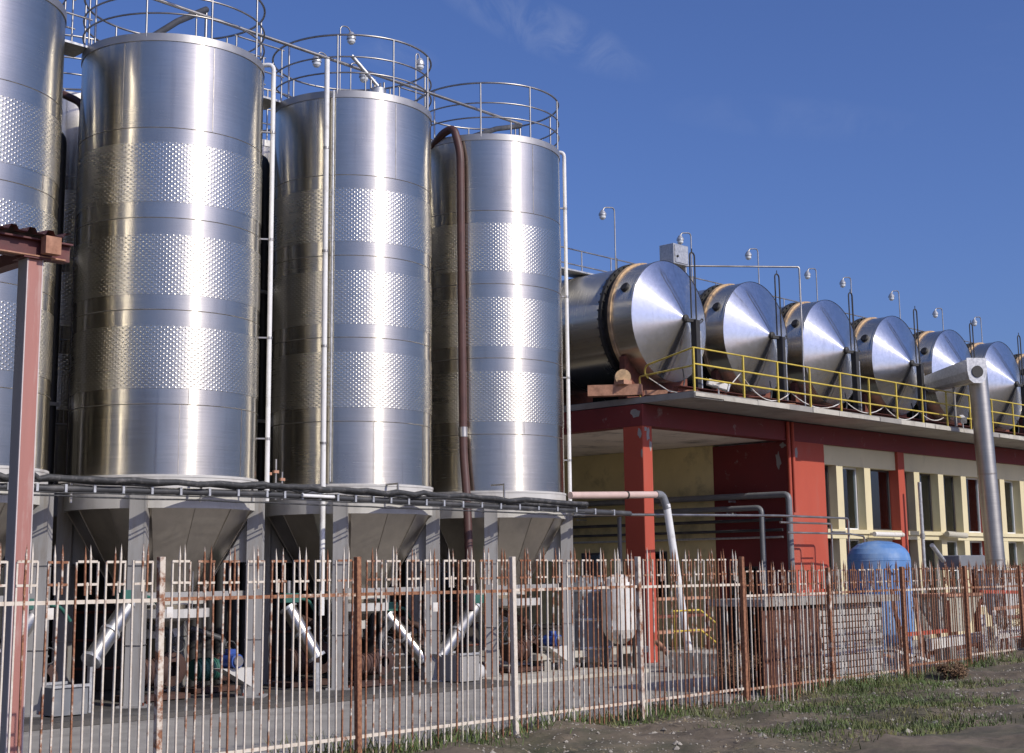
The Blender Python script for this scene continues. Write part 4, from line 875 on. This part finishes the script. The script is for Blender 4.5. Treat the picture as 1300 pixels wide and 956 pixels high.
while z < 1.34:
    u = BU0+.12+(.125 if row % 2 else 0)
    while u < BU1-.11:
        if not (row == 5 and abs(u-24.6) < .3): place(bm_, 'brick', t, (u-BU0+rb.uniform(-.006, .006), rb.uniform(-.012, .012)+.012, z+.05+.08), rot=(rb.uniform(-.02, .02), rb.uniform(-.015, .015), rb.uniform(-.02, .02)))
        u += .25
    v = BV0+.34
    while v < 14.8:
        place(bm_, 'brick', t, (-.012+rb.uniform(-.008, .008), v-BV0+(.12 if row % 2 else 0), z+.13), rot=(0, 0, math.pi/2)); v += .25
    z += .118; row += 1
t2 = thing('red_crate', 'bright red plate hanging at the mouth of the brick bunker', 'plate', (22.2, 14.3, 1.2)); MB().box((22.05, 14.25, 1.12), (22.5, 14.3, 1.36)).build('plate', 'red_wall', t2); MB().tube([(22.1, 14.27, 1.35), (22.1, 14.27, 1.42)], .01, 6).build('hook', 'rail_steel', t2)
# steps with yellow handrails
t = thing('yard_steps', 'concrete steps with thin yellow handrails beside the leaning plastic pipe', 'steps', (24.4, 18.0, -.08))
s0 = aty(868, 786, 18.3); s1 = aty(930, 786, 17.6)
MB().box((24.2, 17.3, -.08), (25.3, 18.6, .34)).build('landing', 'concrete_pale', t)
for k in range(3): MB().box((25.302+.3*k, 17.35, -.08), (25.6+.3*k, 18.55, .24-.11*k)).build('step', 'concrete_pale', t)
MB().box((24.6, 17.285, .06), (25.0, 17.299, .28)).build('grille', 'gasket_dark', t)
for v in (17.35, 18.5):
    for dz in (0, -.42): MB().tube([(24.25, v, 1.18+dz), (25.2, v, 1.18+dz), (26.4, v, .55+dz)], .02, 8, fillet=.05).build('handrail', 'yellow_paint', t)
    for u, z in ((24.3, .34), (25.2, .34), (26.3, -.08)): MB().tube([(u, v, z), (u, v, 1.17 if u < 26 else .6)], .018, 8).build('baluster', 'yellow_paint', t)
t = thing('porch_bench', 'dark timber rack in the shade of the porch', 'rack', (27.5, 23, -.08))
for k, z in enumerate((.4, .8, 1.25)): MB().box((27.2, 23, z), (31.8, 23.5, z+.07)).build('shelf', 'rust_beam' if k % 2 else 'rust_pale', t)
for u in (27.2, 29.4, 31.7): MB().box((u, 23.05, -.08), (u+.08, 23.13, 1.5)).build('upright', 'rust_beam', t)
# crusher and clutter behind the right of the fence
def hopper(px, v, z0, z1, wd, label, mt):
    q = aty(px, 780, v); t = thing('feed_hopper', label, 'hopper', (q.x, v, -.08)); w2 = wd/2
    top = [(q.x-w2, v-.4, z1), (q.x+w2, v-.4, z1), (q.x+w2, v+.4, z1), (q.x-w2, v+.4, z1)]; bt = [(q.x-w2*.5, v-.2, z0), (q.x+w2*.5, v-.2, z0), (q.x+w2*.5, v+.2, z0), (q.x-w2*.5, v+.2, z0)]
    MB().add(bt+top, [(0, 3, 2, 1), (0, 1, 5, 4), (1, 2, 6, 5), (2, 3, 7, 6), (3, 0, 4, 7)]).build('bin', mt, t)
    m = MB()
    for i in range(4): m.beam(top[i], top[(i+1) % 4], .05, .06)
    m.build('rim', 'rust_pale', t)
    for x_, y_ in ((-1, -1), (1, -1), (1, 1), (-1, 1)): MB().beam((q.x+x_*w2*.8, v+y_*.32, -.08), (q.x+x_*w2*.9, v+y_*.36, z1-.1), .06, .06).build('leg', 'rust_beam', t)
hopper(1205, 15.2, .62, 1.42, 1.7, 'beige sheet steel feed hopper on rusty legs behind the fence', 'beige_panel')
hopper(1272, 16.5, .8, 1.9, 1.3, 'grey slanted feed hopper behind the fence below the slanted pipe', 'skirt_paint')
q = aty(1222, 716, 17.4); t = thing('motor_cover', 'dark grey box with a sloping spout pipe above the beige hopper', 'box', (q.x, 17.4, -.08))
MB().box((q.x-.75, 17.1, 1.95), (q.x+.7, 17.7, 2.32)).build('case', 'pvc_grey', t, bev=.02)
MB().tube([aty(1198, 712, 17.4), aty(1183, 692, 17.4)], .06, 10).build('spout', 'galvanised', t)
for x_ in (-.6, .6): MB().beam((q.x+x_, 17.4, -.08), (q.x+x_, 17.4, 1.95), .08, .08).build('leg', 'rust_beam', t)
t = thing('white_beam', 'long flaking white steel beam lying across blocks behind the fence', 'beam', (27.5, 13.6, 0))
MB().beam((26.5, 13.9, .52), (31.5, 14.1, .62), .1, .2).build('beam', 'white_paint', t)
for u in (27.2, 29.2, 31): MB().box((u, 13.8, -.1), (u+.25, 14.15, .44)).build('block', 'concrete', t)
q = aty(1240, 800, 13.9); t = thing('old_door', 'flaking white door frame with beige board leaning behind the fence', 'door', (q.x, 13.9, 0))
MB().beam((q.x-.25, 13.6, 0), (q.x-.2, 13.65, 1.05), .1, .05).build('stile', 'white_paint', t); MB().beam((q.x+.3, 13.6, 0), (q.x+.33, 13.65, 1.12), .1, .05).build('stile', 'white_paint', t); MB().box((q.x-.22, 13.62, .1), (q.x+.28, 13.64, .8)).build('board', 'beige_panel', t)
t = thing('steel_trestle', 'rusty welded trestle with slanting braces at the foot of the blue tank', 'trestle', (25.6, 14.2, -.08))
for a, b_ in (((25.2, 13.9, .45), (27.0, 13.9, .1)), ((25.2, 14.5, .45), (27.0, 14.5, .1)), ((25.2, 13.9, .45), (25.2, 14.5, .45)), ((26.1, 13.9, .28), (26.1, 14.5, .28)), ((25.2, 13.9, -.05), (25.2, 13.9, .45)), ((25.2, 14.5, -.05), (25.2, 14.5, .45)), ((27.0, 13.9, -.05), (27.0, 13.9, .1)), ((25.2, 13.9, 0), (25.9, 13.9, .32))):
    MB().beam(a, b_, .05, .05).build('member', 'white_paint' if a[1] == 13.9 else 'rust_pale', t)
t = thing('rust_stack', 'heap of rusty steel frames stacked behind the far fence panels', 'frames', (29, 14.6, 0))
rs = random.Random(21)
for k in range(14):
    u = 27.5+rs.uniform(0, 7); v = 14.6+rs.uniform(0, 1.2); a = rs.uniform(-.4, .4); h = rs.uniform(.5, 1.6)
    MB().beam((u, v, -.08), (u+rs.uniform(-.5, .5), v+.2, h), .07, .07).build('bar', rs.choice(['rust_beam', 'rust_beam', 'rust_pale']), t)
for k in range(7):
    u = 27.3+rs.uniform(0, 5); z = .25+.2*k
    MB().beam((u, 14.7+.12*k, z), (u+2.2, 14.8+.12*k, z+rs.uniform(-.1, .1)), .08, .08).build('bar', rs.choice(['rust_beam', 'rust_pale', 'red_wall']), t)

# ------------------------------------------------------------------ pink post and canopy
cu, cv = 7.2, 14.0
t = thing('pink_post', 'pink primed steel post carrying the corner of a corrugated canopy', 'post', (cu, cv, -.08))
MB().box((cu+.012, cv+.002, -.08), (cu+.172, cv+.014, 5.42)).build('front_flange', 'rose_primer', t)
MB().box((cu+.0, cv+.0, -.08), (cu+.012, cv+.02, 5.42)).build('flange_edge', 'primer_edge', t); MB().box((cu+.172, cv, -.08), (cu+.184, cv+.02, 5.42)).build('flange_edge', 'primer_edge', t)
MB().box((cu+.08, cv+.014, -.08), (cu+.104, cv+.186, 5.42)).build('web', 'rose_primer', t); MB().box((cu, cv+.186, -.08), (cu+.184, cv+.2, 5.42)).build('back_flange', 'grey_paint', t)
MB().box((cu, cv+.02, -.08), (cu+.01, cv+.186, 5.42)).build('side_plate', 'grey_paint', t)
MB().box((cu-.06, cv-.04, 5.42), (cu+.25, cv+.24, 5.44)).build('cap_plate', 'maroon_steel', t)
t = thing('canopy', 'corrugated canopy roof edge on dark red steel beams above the pink post', 'canopy', (cu, cv, 5.44))
MB().box((-6, cv+.02, 5.445), (cu+.5, cv+.16, 5.62)).build('edge_beam', 'maroon_steel', t)
MB().box((-6, cv-.05, 5.622), (cu+.5, cv+.18, 5.64)).build('flange', 'maroon_steel', t); MB().box((-6, cv-.05, 5.44), (cu+.42, cv+.018, 5.455)).build('flange', 'rust_pale', t)
for k in range(5): MB().box((cu+.12-2.4*k, cv-.16, 5.47), (cu+.30-2.4*k, cv-.052, 5.66)).build('purlin_end', 'rust_pale', t); MB().box((cu+.13-2.4*k, cv+.162, 5.47), (cu+.29-2.4*k, cv+3.2, 5.61)).build('purlin', 'maroon_steel', t)
pts = []; x = -6.0
while x < cu+.28:
    pts += [(x, 5.665), (x+.09, 5.665), (x+.12, 5.72), (x+.18, 5.72)]; x += .21
m = MB(); n = len(pts)
for dz in (0, .006):
    m.add([(a, cv-.14, z+dz) for a, z in pts]+[(a, cv+3.3, z+dz+.25) for a, z in pts], [(i, i+1, n+i+1, n+i) for i in range(n-1)])
m.build('roof_sheet', 'maroon_steel', t)
for u in (-3.5,): MB().box((u, cv+.02, -.08), (u+.18, cv+.2, 5.44)).build('rear_post', 'maroon_steel', t)

# ------------------------------------------------------------------ fence
fx, fy = math.cos(R(1.7)), math.sin(R(1.7)); FP = Vector((7.6, 11.85, 0))
fence = thing('steel_fence', 'rusty white spiked steel bar fence running in front of the whole yard', 'fence', (7.6, 11.85, 0))
def fpos(s, z, off=0): return Vector((s*fx-off*fy, s*fy+off*fx, z))
T = .0165
def barmesh(name, h, pointed, mat):
    m = MB(); a = T/2
    if pointed:
        m.box((-a, -a, 0), (a, a, h-.11)); m.add([(-a, -a, h-.11), (a, -a, h-.11), (a, a, h-.11), (-a, a, h-.11), (0, 0, h)], [(0, 1, 4), (1, 2, 4), (2, 3, 4), (3, 0, 4)])
    else: m.box((-a, -a, 0), (a, a, h))
    me = m.mesh(name); me.materials.append(MATS[mat]); return me
def hbar(name, ln, mat, th=.022, wd=.012):
    m = MB(); m.box((0, -wd/2, -th/2), (ln, wd/2, th/2)); me = m.mesh(name); me.materials.append(MATS[mat]); return me
MM = {}
for mt in ('bar_light', 'bar_mid', 'bar_rust'):
    MM[mt] = dict(bar=barmesh('bar', 2.06, False, mt), mid=barmesh('bar', 1.88, False, mt), spike=barmesh('spike', .45, True, mt), cap=hbar('crosspiece', .2, mt), rail=hbar('rail', 2.42, mt, .035, .02))
    m = MB(); m.box((-.031, -.031, -.2), (.031, .031, 2.12)); me = m.mesh('post', bev=.004); me.materials.append(MATS[mt]); MM[mt]['post'] = me
rf = random.Random(17)
def mchoice(i):
    p = max(0, min(1, (i+1)/7.5)); x = rf.random()
    if x < .62-.62*p: return 'bar_light'
    return 'bar_rust' if rf.random() < .1+.9*p else 'bar_mid'
for i in range(-1, 10):
    s0 = i*2.5; dz = 0 if i < 4 else -.17; gzv = 0 if i < 6 else .12*(i-5)
    po = place(MM['bar_mid' if i in (-1, 0, 2) else 'bar_rust']['post'], 'post', fence, fpos(s0, .1+(dz if i > 4 else 0)), rot=(rf.uniform(-.01, .01), rf.uniform(-.012, .012), R(1.7)))
    rail = place(MM['bar_light' if i < 3 else 'bar_mid']['rail'], 'rail', fence, fpos(s0+.04, 1.82+dz, .016), rot=(0, rf.uniform(-.003, .003), R(1.7)))
    r2 = place(MM['bar_mid']['rail'], 'rail', fence, fpos(s0+.04, .33+dz*.1+gzv*.5, .016), rot=(0, 0, R(1.7)))
    for k in range(8):
        g0 = s0+.1+k*.298
        if i == 9 and k > 5: break
        for off, kind in ((0, 'bar'), (.2, 'bar'), (.1+rf.uniform(-.02, .012), 'mid')):
            mt = mchoice(i)
            place(MM[mt][kind], 'bar', fence, fpos(g0+off, .12+dz+gzv*.2+rf.uniform(-.01, .01), .0), rot=(rf.uniform(-.006, .006), rf.uniform(-.009, .009) + (.006 if i > 0 else 0), R(1.7)+rf.uniform(-.1, .1)))
        for off in (.068, .132):
            mt = mchoice(i)
            place(MM[mt]['spike'], 'spike', fence, fpos(g0+off+rf.uniform(-.006, .006), 1.885+dz+rf.uniform(-.025, .02), -.02), rot=(rf.uniform(-.02, .02), rf.uniform(-.03, .03), R(1.7)))
        for z in (2.175, 1.972):
            place(MM[mchoice(i-1)]['cap'], 'crosspiece', fence, fpos(g0, z+dz+rf.uniform(-.004, .004), -.006), rot=(0, rf.uniform(-.01, .01), R(1.7)))
for px, z in ((62, 1.72), (214, 1.70), (386+165, 1.66)):    # small tin tags on the rail
    q = aty(px, 775, 11.85)
    m = MB(); m.box((-.035, -.004, -.05), (.035, .004, .05)); me = m.mesh('tag_plate'); me.materials.append(MATS['white_paint'])
    place(me, 'tag_plate', fence, Vector((q.x-7.6, q.y-11.85-.02, z)))

# ------------------------------------------------------------------ vegetation
gr = MB(); rg = random.Random(33)
def blades(n, uf, vf, h0, h1):
    for _ in range(n):
        u, v = uf(), vf()
        if math.sin(u*1.3+v*2.1)+math.sin(u*.7-v*1.1) < rg.uniform(-.9, 1.0): continue
        z = gz(u, v)-.01; h = rg.uniform(h0, h1); a = rg.uniform(0, 6.28); wd = rg.uniform(.004, .009); l = rg.uniform(.2, .8)*h; b2 = rg.uniform(0, 6.28)
        p = Vector((u, v, z)); s = Vector((math.cos(a)*wd, math.sin(a)*wd, 0)); d = Vector((math.cos(b2)*l, math.sin(b2)*l, h))
        gr.add([p-s, p+s, p+d*.55+s*.7+Vector((0, 0, h*.1)), p+d*.55-s*.7+Vector((0, 0, h*.1)), p+d], [(0, 1, 2, 3), (3, 2, 4)])
blades(60000, lambda: rg.uniform(14, 36), lambda: rg.uniform(8.2, 12.7), .02, .11)
blades(6000, lambda: rg.uniform(5, 33), lambda: 11.9+rg.gauss(0.15, .22), .06, .28)
tag(gr.build('grass', 'grass_blade'), 'short patchy green and dry grass on the bank outside the fence', 'grass', kind='stuff')
st = MB()
for _ in range(5200):
    u, v = rg.uniform(11, 34), rg.uniform(8.4, 12.6); r_ = min(.06, .006+rg.expovariate(130)); z = gz(u, v)
    vs0 = [Vector((math.cos(a)*r_*rg.uniform(.7, 1.2), math.sin(a)*r_*rg.uniform(.7, 1.2), rg.uniform(-.3, .3)*r_)) for a in (0, 1.05, 2.1, 3.15, 4.2, 5.25)]
    st.add([Vector((u, v, z))+q for q in vs0]+[(u, v, z+r_*.8), (u, v, z-r_)], [(k, (k+1) % 6, 6) for k in range(6)]+[((k+1) % 6, k, 7) for k in range(6)])
tag(st.build('pebbles', 'stone'), 'loose pebbles scattered over the dirt bank', 'pebbles', kind='stuff')
sw = MB()
for _ in range(16000):
    u, v = rg.uniform(11, 35), rg.uniform(8.3, 12.7); z = gz(u, v)+rg.uniform(.002, .02); a = rg.uniform(0, 6.28); ln = rg.uniform(.03, .12); wd = rg.uniform(.002, .005)
    if math.sin(u*.9+v*1.7)+math.sin(u*2.3-v*.6) < rg.uniform(-1.5, 1.2): continue
    d = Vector((math.cos(a)*ln, math.sin(a)*ln, rg.uniform(-.1, .25)*ln)); q = Vector((-math.sin(a)*wd, math.cos(a)*wd, 0)); p = Vector((u, v, z)); sw.add([p-q, p+q, p+d+q, p+d-q], [(0, 1, 2, 3)])
tag(sw.build('straw', 'straw'), 'flattened dead straw matted over the dirt bank', 'straw', kind='stuff')
def shrub(u, v, z, h, r_, n, label, leafy=1.0, seed=1):
    rs_ = random.Random(seed); t = thing('dry_shrub', label, 'shrub', (u, v, z), 'dry shrubs along the fence'); tw, lf = MB(), MB()
    def grow(p, d, ln, rad, lev):
        q = p+d*ln; tw.tube([p, p.lerp(q, .5)+Vector((rs_.uniform(-.03, .03), rs_.uniform(-.03, .03), 0)), q], [rad, rad*.8, rad*.55], 5, caps=False)
        if lev == 0:
            for _ in range(int(7*leafy)):
                c_ = p.lerp(q, rs_.random())+Vector((rs_.gauss(0, .04), rs_.gauss(0, .04), rs_.gauss(0, .04))); a = Vector((rs_.gauss(0, 1), rs_.gauss(0, 1), rs_.gauss(0, 1))).normalized(); b2 = a.orthogonal().normalized()
                s = rs_.uniform(.012, .03); lf.add([c_-a*s, c_+b2*s*.45, c_+a*s, c_-b2*s*.45], [(0, 1, 2, 3)])
            return
        for _ in range(3):
            nd = (d+Vector((rs_.gauss(0, .5), rs_.gauss(0, .5), rs_.gauss(.1, .3)))).normalized(); grow(p+d*ln*rs_.uniform(.5, 1), nd, ln*rs_.uniform(.5, .8), rad*.6, lev-1)
    for _ in range(n):
        a = rs_.uniform(0, 6.28); grow(Vector((u+rs_.gauss(0, .08), v+rs_.gauss(0, .08), z)), Vector((math.cos(a)*r_, math.sin(a)*r_, 1)).normalized(), h*.45, .008, 3)
    tw.build('twigs', 'twig', t); lf.build('leaves', 'dry_leaf', t)
shrub(19.3, 13.3, -.1, 1.1, .6, 6, 'bare brown shrub in the mouth of the brick bunker', 1.2, 4)
shrub(20.6, 13.0, -.1, .8, .7, 5, 'thin brown shrub behind the fence by the stepped-down panel', 1.0, 9)
shrub(23.3, 11.9, .1, .35, .9, 5, 'low dark dry tuft at the fence foot before the brick bunker', 2.0, 5)
shrub(27.6, 11.7, .5, .5, .9, 7, 'tangled dry shrub on top of the dirt bank at the fence', 2.0, 6)
shrub(28.6, 12.9, .4, .9, .7, 6, 'taller dry shrub behind the fence past the dirt bank', 1.4, 7)
